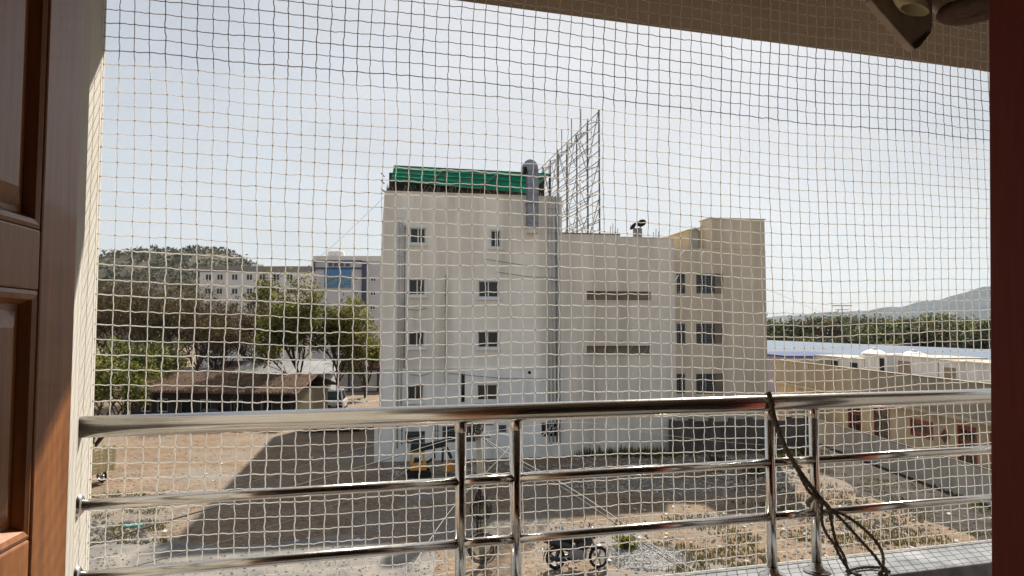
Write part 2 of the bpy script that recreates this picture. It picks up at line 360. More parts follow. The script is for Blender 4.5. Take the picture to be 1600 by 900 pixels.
# wooden door frame: left post behind the leaf, right post that closes the view
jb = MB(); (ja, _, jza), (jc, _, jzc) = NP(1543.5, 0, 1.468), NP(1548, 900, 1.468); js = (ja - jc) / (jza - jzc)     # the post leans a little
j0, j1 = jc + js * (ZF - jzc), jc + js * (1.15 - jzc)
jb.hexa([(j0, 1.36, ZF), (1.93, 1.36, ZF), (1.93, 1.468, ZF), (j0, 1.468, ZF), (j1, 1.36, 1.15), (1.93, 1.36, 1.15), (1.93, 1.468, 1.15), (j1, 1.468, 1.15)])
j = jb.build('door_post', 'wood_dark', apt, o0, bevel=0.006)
apart('door_post', 'cream', (-0.470, -0.395, 1.375, 1.469, ZF, 1.15), bevel=0.006)
rv = MB(); rv.hexa([(-0.405, 1.47, ZF), (-0.374, 1.462, ZF), (-0.408, 1.728, ZF), (-0.414, 1.728, ZF), (-0.405, 1.47, 1.15), (-0.374, 1.462, 1.15), (-0.408, 1.728, 1.15), (-0.414, 1.728, 1.15)])
rv.build('door_reveal', 'cream', apt, o0)

# open door leaf on the left (its own plane runs along the view)
door = empty('door', (-0.766, 1.290, H + ZF), R(8.0), 'open varnished brown panelled wooden door leaf with sun on its lower half', 'door')
def db(name, m, parent, y0, y1, z0, z1, x0=-0.038, x1=0.0, bev=0.004):     # y: distance from the hinge towards the room (negative = inwards)
    mb = MB(); mb.box(x0, x1, -y1, -y0, z0 - ZF, z1 - ZF); return mb.build(name, m, parent, bevel=bev)
DZ0, DZ1 = ZF + 0.01, 1.12
db('stile', 'wood', door, 0.0, 0.126, DZ0, DZ1)
db('stile', 'wood', door, 0.80, 0.90, DZ0, DZ1)
rails_z = [(DZ0, -1.05), (-0.455, -0.325), (0.062, 0.158), (0.86, DZ1)]
for a, b in rails_z: db('cross_rail', 'wood', door, 0.1265, 0.7995, a, b, -0.036, -0.001)
for (a, b) in ((-1.05, -0.455), (-0.325, 0.062), (0.158, 0.86)):
    p = db('panel', 'wood', door, 0.1265, 0.7995, a + 0.0005, b - 0.0005, -0.028, -0.020, bev=0)
    # bevelled moulding and raised field
    mb = MB(); Y0, Y1, z0, z1 = 0.1268, 0.7992, a + 0.001, b - 0.001
    def fr(i, x): return [(x, -(Y0 + i), z0 + i - ZF), (x, -(Y1 - i), z0 + i - ZF), (x, -(Y1 - i), z1 - i - ZF), (x, -(Y0 + i), z1 - i - ZF)]
    seq = [fr(0, -0.003), fr(0.006, -0.001), fr(0.014, -0.004), fr(0.022, -0.019)]
    for q0, q1 in zip(seq, seq[1:]):
        for k in range(4): mb.face([q0[k], q0[(k + 1) % 4], q1[(k + 1) % 4], q1[k]])
    mb.build('moulding', 'wood', p)
    mb = MB(); seq = [fr(0.030, -0.0195), fr(0.058, -0.008)]
    for k in range(4): mb.face([seq[0][k], seq[0][(k + 1) % 4], seq[1][(k + 1) % 4], seq[1][k]])
    mb.face(seq[1]); mb.build('raised_field', 'wood', p)

# ------------------------------------------------------------------ stainless railing
U_R = 4.4
rl = near('railing', U_L, N_RAIL, ZK, 'polished stainless steel balcony railing with three rails and paired posts', 'railing')
ro = (U_L, N_RAIL, ZK)
def tubel(name, pts, r, parent, m='steel', o=ro, n=24): return MB().tube(pts, r, n).build(name, m, parent, o, smooth=True)
tubel('top_rail', [(U_L - 0.01, N_RAIL, -0.256), (U_R, N_RAIL, -0.256)], 0.0285, rl)
def u_at(px): return NP(px, 700, N_RAIL)[0]
posts = [u_at(x) for x in (720, 806, 1203, 1272)] + [u_at(1272) + 1.15, u_at(1272) + 1.30]
segs = [U_L] + posts + [U_R]
for zr in (-0.459, -0.643):
    for a, b in zip(segs, segs[1:]):
        tubel('rail', [(a - 0.004, N_RAIL, zr), (b + 0.004, N_RAIL, zr)], 0.0145, rl, n=18)
for u in posts:
    p = tubel('post', [(u, N_RAIL, ZK), (u, N_RAIL, -0.262)], 0.0165, rl)
    f = MB().lathe([(0.0, 0.006), (0.046, 0.004), (0.046, 0.010), (0.040, 0.016), (0.024, 0.021), (0.020, 0.034), (0.0168, 0.036)], (u, N_RAIL, ZK - 0.004), 24)
    f.build('base_flange', 'steel', p, ro, smooth=True)
    c = MB().lathe([(0.0166, -0.03), (0.019, -0.026), (0.019, 0.0)], (u, N_RAIL, -0.282), 20); c.build('collar', 'steel', p, ro, smooth=True)
for zr, rr in ((-0.459, 0.0145), (-0.643, 0.0145)):
    MB().lathe([(0.0, 0.010), (rr + 0.006, 0.012), (rr + 0.014, 0.006), (rr + 0.015, -0.002)], (U_L, N_RAIL, zr), 20, 'x').build('wall_flange', 'steel', rl, ro, smooth=True)

# ------------------------------------------------------------------ safety net
net = near('safety_net', U_L, N_NET, ZK, 'white knotted nylon safety net stretched over the whole balcony opening', 'net')
no = (U_L, N_NET, ZK)
PITCH = 0.0418
NU, NZ = int((3.55 - U_L) / PITCH), int((ZS - ZK) / PITCH) + 1
rn = random.Random(11)
def nv(a, b, c): return mnoise.noise(Vector((a, b, c)))
jit = {}
def knot(i, k):
    if (i, k) not in jit:
        u = U_L + 0.004 + i * PITCH; z = ZK + 0.004 + k * PITCH
        e = min(1.0, i / 3.0)
        du = 0.024 * nv(u * 0.9, z * 1.1, 1.0) + 0.006 * nv(u * 4, z * 4, 7) + rn.uniform(-1, 1) * 0.0013
        dz = 0.036 * nv(u * 0.8, z * 0.9, 20) + 0.006 * nv(u * 4, z * 4, 31) + rn.uniform(-1, 1) * 0.0013
        if z < -0.2: du *= 0.8
        top = max(0.0, z - 0.55) * max(0.0, 0.6 - (u - U_L)); du -= top * 0.06; dz -= top * 0.02
        dn = 0.018 * nv(u * 1.3, z * 1.3, 50) + rn.uniform(-1, 1) * 0.001
        e2 = min(1.0, k / 3.0)
        jit[(i, k)] = Vector((u + du * e, N_NET + dn * e * e2, min(ZS - 0.002, z + dz * min(e2, 1.0))))
    return jit[(i, k)]
def cordline(pts, sgn, axis):
    out = []
    for a, b, t in zip(pts, pts[1:], range(len(pts))):
        s = sgn * (1 if t % 2 else -1) * 0.0016 * rn.uniform(0.2, 1.2)
        w = Vector((0, 0, s)) if axis == 'h' else Vector((s, 0, 0))
        g_ = Vector((0, 0, -0.0009)) if axis == 'h' else Vector((0, 0, 0))
        out += [a, a.lerp(b, 0.3) + w + g_, a.lerp(b, 0.7) - w * 0.6 + g_]
    return out + [pts[-1]]
CR = 0.00145
for k in range(NZ):
    MB().tube(cordline([knot(i, k) for i in range(NU)], 1 if k % 2 else -1, 'h'), CR * rn.uniform(0.85, 1.2), 5).build('cord', 'cord', net, no, smooth=True)
for i in range(NU):
    MB().tube(cordline([knot(i, k) for k in range(NZ)], 1 if i % 2 else -1, 'v'), CR * rn.uniform(0.85, 1.15), 5).build('cord', 'cord', net, no, smooth=True)
kb = MB()
for i in range(NU):
    for k in range(NZ):
        c = knot(i, k); r = 0.0029 * rn.uniform(0.85, 1.15); i0 = len(kb.v)
        for d in ((1, 0, 0), (0, 1, 0), (-1, 0, 0), (0, -1, 0), (0, 0, 1), (0, 0, -1)): kb.v.append(tuple(c + Vector(d) * r))
        for t in range(4): kb.f.append((i0 + t, i0 + (t + 1) % 4, i0 + 4)); kb.f.append((i0 + (t + 1) % 4, i0 + t, i0 + 5))
kb.build('knots', 'cord', net, no, smooth=True, props={'kind': 'stuff'})
MB().tube([Vector((U_L + 0.01, N_NET + 0.004, ZK + 0.006))] + [knot(i, 0) + Vector((0, 0, 0.002)) for i in range(1, NU)], 0.0032, 6).build('border_rope', 'cord', net, no, smooth=True)

# ------------------------------------------------------------------ ropes tied on the railing
rope = near('rope', u_at(1203), N_RAIL, ZK, 'frayed brown rope tied round the top rail and knotted at a post', 'rope')
rpo = (u_at(1203), N_RAIL, ZK)
def catmull(P, n=10):
    P = [Vector(p) for p in P]; Q = [P[0] * 2 - P[1]] + P + [P[-1] * 2 - P[-2]]; out = []
    for a, b, c, d in zip(Q, Q[1:], Q[2:], Q[3:]):
        for t in range(n):
            x = t / n; out.append(0.5 * ((2 * b) + (c - a) * x + (2 * a - 5 * b + 4 * c - d) * x * x + (3 * b - a - 3 * c + d) * x ** 3))
    return out + [P[-1]]
def twisted(name, P, r, parent, o, turns=40, m='rope', strands=3):
    r *= 0.95
    path = catmull(P, 14); L = sum((b - a).length for a, b in zip(path, path[1:]))
    fine = []
    for a, b in zip(path, path[1:]): fine += [a, a.lerp(b, 0.5)]
    fine.append(path[-1]); mb = MB(); n = len(fine)
    for s_ in range(strands):
        acc = 0; pts = []
        for i, p in enumerate(fine):
            if i: acc += (p - fine[i - 1]).length
            d = (fine[min(i + 1, n - 1)] - fine[max(i - 1, 0)]).normalized(); a = d.cross(Vector((0, 1, 0.03))).normalized(); b = d.cross(a)
            an = acc * turns + s_ * 2 * math.pi / strands
            pts.append(p + (a * math.cos(an) + b * math.sin(an)) * r * 0.55)
        mb.tube(pts, r * 0.56, 6)
    return mb.build(name, m, parent, o, smooth=True)
def rp(px, py, n=2.155): return Vector(NP(px, py, n))
def lay(px, py): return Vector(UN(G(px, py, H + ZK + 0.008)))     # on the plinth top
ur = u_at(1203)
twisted('loop', [(ur - 0.004 + 0.004 * math.sin(t), N_RAIL + 0.034 * math.sin(t), -0.256 + 0.034 * math.cos(t)) for t in [x * 0.55 for x in range(13)]], 0.0055, rope, rpo, 120)
twisted('rope_run', [rp(1201, 612, 2.165), rp(1209, 655, 2.155), rp(1222, 690), rp(1247, 735), rp(1270, 765), rp(1284, 788)], 0.007, rope, rpo, 90)
twisted('rope_run', [rp(1203, 622, 2.16), rp(1213, 662, 2.15), rp(1232, 708, 2.15), rp(1258, 748, 2.15), rp(1288, 786, 2.15)], 0.0075, rope, rpo, 95)
twisted('rope_run', [rp(1208, 640, 2.16), rp(1217, 676, 2.15), rp(1240, 722, 2.145), rp(1262, 765, 2.145), rp(1281, 782, 2.145)], 0.006, rope, rpo, 110)
twisted('knot', [rp(1270, 775, 2.17), rp(1284, 783, 2.13), rp(1296, 796, 2.16), rp(1286, 800, 2.215), rp(1262, 788, 2.225), rp(1272, 777, 2.15), rp(1292, 790, 2.135), rp(1299, 812, 2.15)], 0.008, rope, rpo, 100)
twisted('rope_end', [rp(1284, 788), rp(1284, 815), rp(1292, 835), rp(1303, 850), rp(1314, 872, 2.14), lay(1330, 897)], 0.0055, rope, rpo, 110)
twisted('rope_end', [rp(1296, 796), rp(1300, 820), rp(1306, 845), rp(1318, 868, 2.13), lay(1326, 890), lay(1345, 899)], 0.0055, rope, rpo, 110)
twisted('rope_end', [rp(1294, 792), rp(1318, 815), rp(1345, 845), rp(1366, 868, 2.13), lay(1383, 893), lay(1392, 902)], 0.006, rope, rpo, 110)
twisted('rope_end', [rp(1300, 796), rp(1328, 810), rp(1358, 834), rp(1376, 858, 2.14), lay(1380, 880), lay(1374, 897)], 0.006, rope, rpo, 110)
short = near('rope_scrap', 1.2, 2.2, ZK, 'short pale twisted rope lying on the plinth by the knot', 'rope')
so = (1.2, 2.2, ZK)
twisted('strand', [lay(1322, 893), lay(1340, 888), lay(1360, 886), lay(1382, 888), lay(1390, 893)], 0.0055, short, so, 130, 'rope')

# ------------------------------------------------------------------ things hung under the ceiling
N_O = 1.92
orn = near('hanging_ornament', NP(1425, 0, N_O)[0], N_O, ZS, 'weathered brown hanging plate with a cut bamboo tube under the ceiling', 'ornament')
oo = (NP(1425, 0, N_O)[0], N_O, ZS)
poly = [NP(x, y, N_O) for x, y in ((1430, -105), (1395, -60), (1361, 0), (1372, 13), (1388, 31), (1408, 54), (1423, 71), (1430, 77), (1437, 73), (1455, 50), (1458, 40), (1457, -30), (1450, -90))]
pl = MB().prism(poly, (0.0, 0.030, 0.0)).build('plate', 'ornament', orn, oo, bevel=0.004)
dk = [NP(x, y, N_O - 0.004) for x, y in ((1425, 70), (1450, 49), (1455, 50), (1437, 73), (1430, 77))]
MB().prism(dk, (0, 0.003, 0)).build('dark_edge', 'coir', pl, oo)
c0, c1 = Vector(NP(1402, -45, N_O - 0.045)), Vector(NP(1429, 16, N_O - 0.05))
ax = (c1 - c0).normalized(); s1 = ax.cross(Vector((0, 1, 0))).normalized(); s2 = ax.cross(s1)
bt = MB(); n = 20; ri = [(0.048, 0.0), (0.052, 0.3), (0.050, 0.7), (0.043, 1.0), (0.037, 1.0), (0.036, 0.2)]; i0 = 0
for r_, t in ri:
    for k in range(n):
        an = 2 * math.pi * k / n; sk = 0.03 * math.cos(an) if t == 1.0 else 0.0
        bt.v.append(tuple(c0.lerp(c1, t) + s1 * math.cos(an) * r_ + s2 * math.sin(an) * r_ * 0.75 + ax * sk))
for jx in range(len(ri) - 1):
    for k in range(n): bt.f.append((jx * n + k, jx * n + (k + 1) % n, (jx + 1) * n + (k + 1) % n, (jx + 1) * n + k))
bt.f.append(tuple((len(ri) - 1) * n + k for k in range(n)))
bt.build('bamboo_tube', 'bamboo', orn, oo, smooth=True)
MB().tube([NP(1430, -100, N_O + 0.012), (NP(1430, -100, N_O)[0], N_O + 0.012, ZS + 0.002)], 0.003, 6).build('hanging_cord', 'rope', orn, oo)
cpt = Vector(NP(1520, 24, 1.86))
pot = near('hanging_basket', cpt.x, cpt.y, cpt.z, 'dark coir rimmed hanging basket at the ceiling beside the door post', 'basket')
def wob(mb, a, seed):
    r_ = random.Random(seed)
    mb.v = [(x * (1 + r_.uniform(-a, a)), y * (1 + r_.uniform(-a, a)), z + r_.uniform(-a, a) * 0.03) for x, y, z in mb.v]; return mb
wob(MB().lathe([(0.0, -0.002), (0.075, 0.0), (0.10, 0.006), (0.108, 0.018), (0.100, 0.030)], (0, 0, 0), 30), 0.05, 4).build('rim', 'coir', pot, smooth=True)
wob(MB().lathe([(0.100, 0.024), (0.125, 0.06), (0.14, 0.12), (0.13, 0.17)], (0, 0, 0), 30), 0.03, 5).build('bowl', 'ornament', pot, smooth=True)
hz_ = ZS - cpt.z
for an in (0.4, 2.5, 4.6): MB().tube([(0.128 * math.cos(an), 0.128 * math.sin(an), 0.165), (0, 0, hz_ + 0.002)], 0.002, 5).build('hanging_cord', 'rope', pot)

# ------------------------------------------------------------------ the block across the yard
AM = R(10.5)
FU = Vector((math.cos(AM), math.sin(AM), 0)); FN = Vector((-math.sin(AM), math.cos(AM), 0))
B0 = G(588, 722)                                   # front left corner on the ground
main = empty('office_block', B0, AM, 'tall pale grey plastered block with rows of small sliding windows and green roof cover', 'building')
def fac(px, py, back=0.0):
    p = PL(px, py, B0 + FN * back, FN) - B0; return (p.dot(FU), p.z)
XL = fac(601, 300)[0]; XR = fac(878, 311)[0]; ZT = fac(700, 303)[1]; ZB = fac(700, 576)[1]; DEP = 28.0
print('main block', XL, XR, ZT, ZB)
wins = [((641, 356), (665, 380)), ((767, 360), (782, 386)), ((639, 436), (664, 461)), ((748, 439), (780, 464.6)), ((638.5, 518), (663, 542)), ((747, 518), (779, 543))]
low = [((636.6, 602), (661.5, 626)), ((746, 601), (777, 625))]
grd = [((633, 674), (664, 692)), ((691, 666), (743, 690)), ((779, 664), (791, 675)), ((845, 660), (874, 683))]
def rect(a, b):
    x0, z1 = fac(*a); x1, z0 = fac(*b); return (x0, x1, z0, z1)
hw = [rect(*w) for w in wins]; hl = [rect(*w) for w in low]; hg = [rect(*w) for w in grd]
slot = rect((720.5, 584), (726, 628))
mb = MB(); wall_holes(mb, XL, XR, ZB, ZT, hw, 0.0, 0.28)
mb.face([(XL, 0, ZB), (XL, 0, ZT), (XL, DEP, ZT), (XL, DEP, ZB)]); mb.face([(XR, 0, ZB), (XR, DEP, ZB), (XR, DEP, ZT), (XR, 0, ZT)])
mb.face([(XL, DEP, ZB), (XL, DEP, ZT), (XR, DEP, ZT), (XR, DEP, ZB)])
mb.build('wall', 'wall_grey', main)
PX0 = fac(584.5, 700)[0]
mb = MB(); wall_holes(mb, XL, XR, 0, ZB, hl + hg + [slot], -0.06, 0.34)
mb.face([(XL, -0.06, 0), (XL, -0.06, ZB), (XL, DEP, ZB), (XL, DEP, 0)]); mb.face([(XR, -0.06, 0), (XR, DEP, 0), (XR, DEP, ZB), (XR, -0.06, ZB)])
mb.face([(XL, -0.06, ZB), (XR, -0.06, ZB), (XR, 0.0, ZB), (XL, 0.0, ZB)])
mb.build('ground_storey', 'wall_base', main)
mb = MB(); mb.box(XL - 0.02, XR, -0.09, 0.04, ZB - 0.05, ZB + 0.03); mb.build('string_course', 'wall_base', main)
# low wing to the left with the cylinder niche
zp = fac(590, 662)[1]
mb = MB(); wall_holes(mb, PX0, XL - 0.002, 0, zp, [(PX0 + 0.25, XL - 0.12, zp - 1.35, zp - 0.25)], -0.05, 0.5); mb.box(PX0, XL - 0.002, 0.5, 9, 0, zp)
w_ = mb.build('side_store', 'wall_base', main)
for dx in (0.42,): MB().lathe([(0, 0), (0.14, 0.0), (0.15, 0.06), (0.15, 0.85), (0.11, 0.97), (0.04, 1.02), (0.0, 1.02)], (PX0 + dx, 0.22, zp - 1.34), 14).build('gas_cylinder', 'galv', w_, smooth=True)
# flat roof inside a parapet
MB().box(XL + 0.02, XR - 0.02, 0.2, DEP - 0.02, ZT - 0.9, ZT - 0.75).build('roof', 'wall_mid', main)
mb = MB(); mb.box(XL - 0.03, XR + 0.03, -0.04, 0.2, ZT, ZT + 0.07); mb.build('coping', 'wall_mid', main)
def window(h, parent, y, mull=(0.5,), trim=True, sash=0.05):
    x0, x1, z0, z1 = h
    f = MB(); ring(f, x0, x1, z0, z1, sash, y + 0.10, y + 0.16)
    for t in mull: xm = x0 + (x1 - x0) * t; f.box(xm - 0.035, xm + 0.035, y + 0.095, y + 0.165, z0 + sash, z1 - sash)
    if trim:
        b = 0.11; ring(f, x0 - b, x1 + b, z0 - b, z1 + b, b - 0.004, y - 0.045, y + 0.02)
        f.box(x0 - b - 0.05, x1 + b + 0.05, y - 0.10, y + 0.0, z0 - b - 0.06, z0 - b)
    w = f.build('window', 'win_white', parent)
    xs = [x0 + sash] + [x0 + (x1 - x0) * t for t in mull] + [x1 - sash]
    for a, b in zip(xs, xs[1:]): MB().box(a + 0.036, b - 0.036, y + 0.125, y + 0.135, z0 + sash, z1 - sash).build('pane', 'glass_dark', w)
    return w
for i, h in enumerate(hw): window(h, main, 0.0, (0.52,) if i != 3 and i != 5 else (0.48,))
for h in hl: window(h, main, -0.06)
def grille(h, parent, y, nx, nz, shade=0.0):
    x0, x1, z0, z1 = h; f = MB(); ring(f, x0, x1, z0, z1, 0.05, y + 0.02, y + 0.08)
    for k in range(1, nx): x = x0 + (x1 - x0) * k / nx; f.box(x - 0.011, x + 0.011, y + 0.035, y + 0.055, z0 + 0.05, z1 - 0.05)
    for k in range(1, nz): z = z0 + (z1 - z0) * k / nz; f.box(x0 + 0.05, x1 - 0.05, y + 0.034, y + 0.056, z - 0.011, z + 0.011)
    w = f.build('window', 'grille', parent)
    MB().box(x0 + 0.051, x1 - 0.051, y + 0.16, y + 0.17, z0 + 0.051, z1 - 0.051).build('pane', 'glass_dark', w)
    if shade: MB().box(x0 + 0.051, x1 - 0.051, y + 0.09, y + 0.12, z1 - (z1 - z0) * shade, z1 - 0.051).build('blind', 'black', w)
    return w
grille(hg[0], main, -0.06, 10, 4, 0.42); grille(hg[1], main, -0.06, 14, 6, 0.1); grille(hg[2], main, -0.06, 4, 3)
x0, x1, z0, z1 = hg[3]
f = MB(); ring(f, x0, x1, z0, z1, 0.05, 0.0, 0.06); f.bar((x0, 0.0, z0), (x1 - 0.3, 0.0, z1), 0.06); f.bar((x0 + 0.35, 0.0, z0), (x1, 0.0, z1 - 0.1), 0.05)
w = f.build('window', 'win_white', main); MB().box(x0 + 0.05, x1 - 0.05, 0.12, 0.14, z0 + 0.05, z1 - 0.05).build('pane', 'glass_dark', w)
x0, x1, z0, z1 = slot
MB().tube([((x0 + x1) / 2, 0.05, z0), ((x0 + x1) / 2, 0.05, z1 - 0.1)], (x1 - x0) * 0.42, 10).build('vent_pipe', 'black', main, smooth=True)
hx, hz = fac(827, 582); MB().lathe([(0, -0.062), (0.10, -0.064), (0.11, -0.05)], (hx, 0, hz), 16, 'y').build('vent_hole', 'void', main)
# pipes on the wall
def vpipe(px, y0, y1, r, m='pipe', off=0.07, parent=None):
    x, zt = fac(px, y0); zb = fac(px, y1)[1]; q = parent or main
    p = MB().tube([(x, -off, max(zb, 0.05)), (x, -off, zt)], r, 8).build('drain_pipe', m, q, smooth=True)
    c = MB(); z = max(zb, 0.05) + 0.8
    while z < zt: c.box(x - r - 0.02, x + r + 0.02, -off - r - 0.008, 0.0, z - 0.03, z + 0.03); z += 1.5
    c.build('clamps', m, p, props={'kind': 'stuff'}); return p
for px, y0, y1, r, m in ((623.5, 345, 700, 0.05, 'pipe'), (629, 345, 660, 0.045, 'pipe'), (633, 352, 575, 0.03, 'pipe_dark'), (857, 312, 690, 0.05, 'pipe'), (863, 308, 690, 0.055, 'pipe'), (868.5, 308, 690, 0.05, 'pipe_dark'), (873, 308, 692, 0.06, 'pipe'), (696, 430, 600, 0.018, 'pipe_dark'), (680, 662, 694, 0.03, 'pipe_dark'), (684, 640, 694, 0.03, 'pipe_dark'), (628, 662, 694, 0.03, 'pipe_dark')): vpipe(px, y0, y1, r, m)
for (a, b) in (((775, 425), (876, 434)), ((700, 583), (862, 592)), ((640, 585), (672, 583)), ((636, 483), (668, 481)), ((757, 405), (876, 418))):
    (x0, za), (x1, zb) = fac(*a), fac(*b); MB().tube([(x0, -0.10, za), ((x0 + x1) / 2, -0.10, (za + zb) / 2 - 0.12), (x1, -0.10, zb)], 0.016, 5).build('wall_cable', 'pipe_dark', main)
(x0, z1), (x1, z0) = fac(619.5, 328), fac(633, 341); MB().box(x0, x1, -0.05, 0.0, z0, z1).build('vent_panel', 'win_white', main, bevel=0.01)
# galvanised exhaust duct with a hooded top
(dx0, dzb), (dx1, _) = fac(821.5, 358), fac(838, 358); dzt = fac(830, 268)[1]; dc = (dx0 + dx1) / 2; dw = (dx1 - dx0) / 2
duct = MB(); duct.box(dx0, dx1, -0.66, -0.08, dzb, dzt)
dk_ = duct.build('exhaust_duct', 'galv', main, bevel=0.015)
prof = []
for k in range(9):
    an = math.pi * 0.93 * k / 8; prof.append((dx1 - dw * 1.5 * (1 - math.cos(an)), dzt + 0.62 * math.sin(an)))
inner = [(dx1 - 2 * dw + 0.05, dzt - 0.05)] ; poly = [(x, -0.66, z) for x, z in prof] + [(dx0 - dw * 0.9, -0.66, dzt - 0.25), (dx0 - dw * 0.15, -0.66, dzt + 0.02), (dx0 + 0.02, -0.66, dzt - 0.22), (dx1, -0.66, dzt - 0.10)]
MB().prism(poly, (0, 0.58, 0)).build('hood', 'galv', dk_, bevel=0.01)
MB().box(dx0 - dw * 0.92, dx0 - dw * 0.12, -0.675, -0.065, dzt - 0.24, dzt + 0.16).build('hood_mouth', 'void', dk_, bevel=0.05)
for k in range(6):
    z = dzb + (dzt - dzb) * (k + 0.5) / 6; ring_ = MB(); ring_.box(dx0 - 0.03, dx1 + 0.03, -0.69, -0.05, z - 0.025, z + 0.025); ring_.build('duct_flange', 'pipe_dark' if k % 3 == 0 else ('brown_panel' if k == 2 else 'galv'), dk_)
MB().box(dx0 - 0.01, dx1 + 0.01, -0.62, 0.05, dzb - 0.32, dzb - 0.001).build('duct_elbow', 'wall_mid', dk_, bevel=0.03)
# green roof cover on a timber frame: one inclined cloth in strips
cov = empty('roof_shelter', B0 + FU * XL + Vector((0, 0, ZT)), AM, 'green shade cloth shelter on a dark timber frame on the grey roof', 'canopy')
def facY(px, py, y): 
    p = PL(px, py, B0 + FN * y, FN) - B0; return (p.dot(FU) - XL, y, p.z - ZT)
lo = [facY(610, 282.5, 0.4), facY(828, 303, 0.4)]; hi = [facY(616, 259, 2.6), facY(859, 272, 2.6)]
hiR = facY(856, 291, 1.6)
lo, hi = [Vector(p) for p in lo], [Vector(p) for p in hi]
NS = 4
for k in range(NS):
    a, b = k / NS, (k + 1) / NS; cl = MB(); nx = 24; rw = []
    for t in (a + 0.012, (a + b) / 2, b - 0.012):
        row = []
        for i in range(nx + 1):
            s_ = i / nx; p = lo[0].lerp(lo[1] if t < 0.3 else lo[1].lerp(Vector(hiR), min(1, (t - 0.3) * 1.2)), s_).lerp(hi[0].lerp(hi[1], s_), t)
            p = lo[0].lerp(hi[0], t).lerp(lo[1].lerp(hi[1], t), s_)
            sag = -0.05 * math.sin(math.pi * (t - a) / (b - a)) * (0.6 + 0.8 * mnoise.noise(Vector((i * 0.7, k * 3, 0))))
            row.append(p + Vector((0, 0.02 * mnoise.noise(Vector((i * 0.9, k, 5))), sag)))
        rw.append(row)
    for r0, r1 in zip(rw, rw[1:]):
        for i in range(nx): cl.face([r0[i], r0[i + 1], r1[i + 1], r1[i]])
    cl.build('cloth_strip', 'green', cov, smooth=True)
for k in range(NS + 1):
    t = k / NS; dn_ = Vector((0, -0.03, 0.0)); MB().bar(lo[0].lerp(hi[0], t) + dn_, lo[1].lerp(hi[1], t) + dn_, 0.05, 0.05).build('batten', 'timber', cov)
for s_ in (0.30, 0.66, 0.985):
    a = lo[0].lerp(lo[1], s_ - 0.03 if s_ < 0.9 else s_) + Vector((0, -0.07, 0.0)); b = hi[0].lerp(hi[1], min(0.995, s_ + 0.02)) + Vector((0, -0.07, 0.02)); MB().bar(a, b, 0.05, 0.04).build('strap', 'timber', cov)
for s_ in (0.0, 0.16, 0.33, 0.5, 0.67, 0.84, 1.0):
    p = lo[0].lerp(lo[1], s_); MB().bar((p.x, 0.42, -0.74), (p.x, 0.42, p.z), 0.09).build('post', 'timber', cov)
    q = hi[0].lerp(hi[1], s_); MB().bar((q.x, 2.66, -0.74), (q.x, 2.66, q.z - 0.02), 0.09).build('post', 'timber', cov)
rgb = MB(); rgb.box(0.3, hi[1].x - 0.3, 2.75, 2.85, -0.74, 1.75); rgb.build('back_screen', 'timber', cov)
MB().box(0.12, lo[1].x - 0.6, 0.46, 0.50, -0.2, 0.30).build('front_screen', 'timber', cov)
rr_ = random.Random(5)
cl = MB()
for k in range(60):
    x = rr_.uniform(0.2, lo[1].x + 1.5); cl.bar((x, 0.3 + rr_.uniform(0, 0.4), 0.05), (x + rr_.uniform(-0.4, 0.4), 0.35, rr_.uniform(0.2, 0.55)), 0.03)
cl.build('lashings', 'brown_panel', cov, props={'kind': 'stuff'})
for zz in (0.25, 0.75, 1.2): MB().bar((0.05 - 0.25, 0.45, zz), (0.05 - 0.05, 2.6, zz + 0.25), 0.05).build('side_rail', 'timber', cov)

# ------------------------------------------------------------------ lower annexe to the right
ann = empty('annexe_building', B0 + FU * XR, AM, 'beige lower annexe with long slot vents, mesh windows and a stair tower', 'building')
def fa(px, py, y=0.0):
    p = PL(px, py, B0 + FN * y, FN) - B0; return (p.dot(FU) - XR, p.z)
ax1 = fa(1054, 400)[0]; at = fa(925, 366)[1]; at2 = fa(1010, 372)[1]; axs = fa(969, 366)[0]
slots = []
for (ya, yb) in ((454.5, 469.5), (540.5, 553)):
    a, b = fa(917, ya), fa(1018, yb); slots.append((a[0], b[0], b[1], a[1]))
mb = MB(); wall_holes(mb, 0.003, ax1, 0, at2, slots, 0.03, 0.3)
mb.face([(ax1, 0.03, 0), (ax1, 14, 0), (ax1, 14, at2), (ax1, 0.03, at2)]); mb.face([(0.003, 0.03, at2), (ax1, 0.03, at2), (ax1, 0.25, at2), (0.003, 0.25, at2)])
mb.face([(0.003, 14, 0), (0.003, 14, at2), (ax1, 14, at2), (ax1, 14, 0)])
mb.build('wall', 'wall_mid', ann)
MB().box(0.003, axs, 0.032, 0.26, at2 + 0.002, at).build('parapet', 'wall_mid', ann)
MB().box(-0.0, axs + 0.03, 0.0, 0.29, at + 0.002, at + 0.07).build('coping', 'brown_panel', ann)
MB().box(axs + 0.032, ax1 + 0.02, 0.005, 0.28, at2 + 0.002, at2 + 0.06).build('coping', 'wall_mid', ann)
MB().box(0.01, ax1 - 0.01, 0.25, 13.9, at2 - 0.7, at2 - 0.55).build('roof', 'wall_mid', ann)
for i, (a, b, c, d) in enumerate(slots):
    f = MB(); f.box(a + 0.005, b - 0.005, 0.24, 0.30, c + 0.005, d - 0.005); w = f.build('slot_vent', 'brown_panel', ann)
    for k in range(1, 6): x = a + (b - a) * k / 6; MB().box(x - 0.02, x + 0.02, 0.20, 0.238, c + 0.006, d - 0.006).build('divider', 'brown_panel', w)
    MB().box(a - 0.05, b + 0.05, -0.03, 0.028, c - 0.07, c - 0.002).build('sill', 'wall_mid', w)
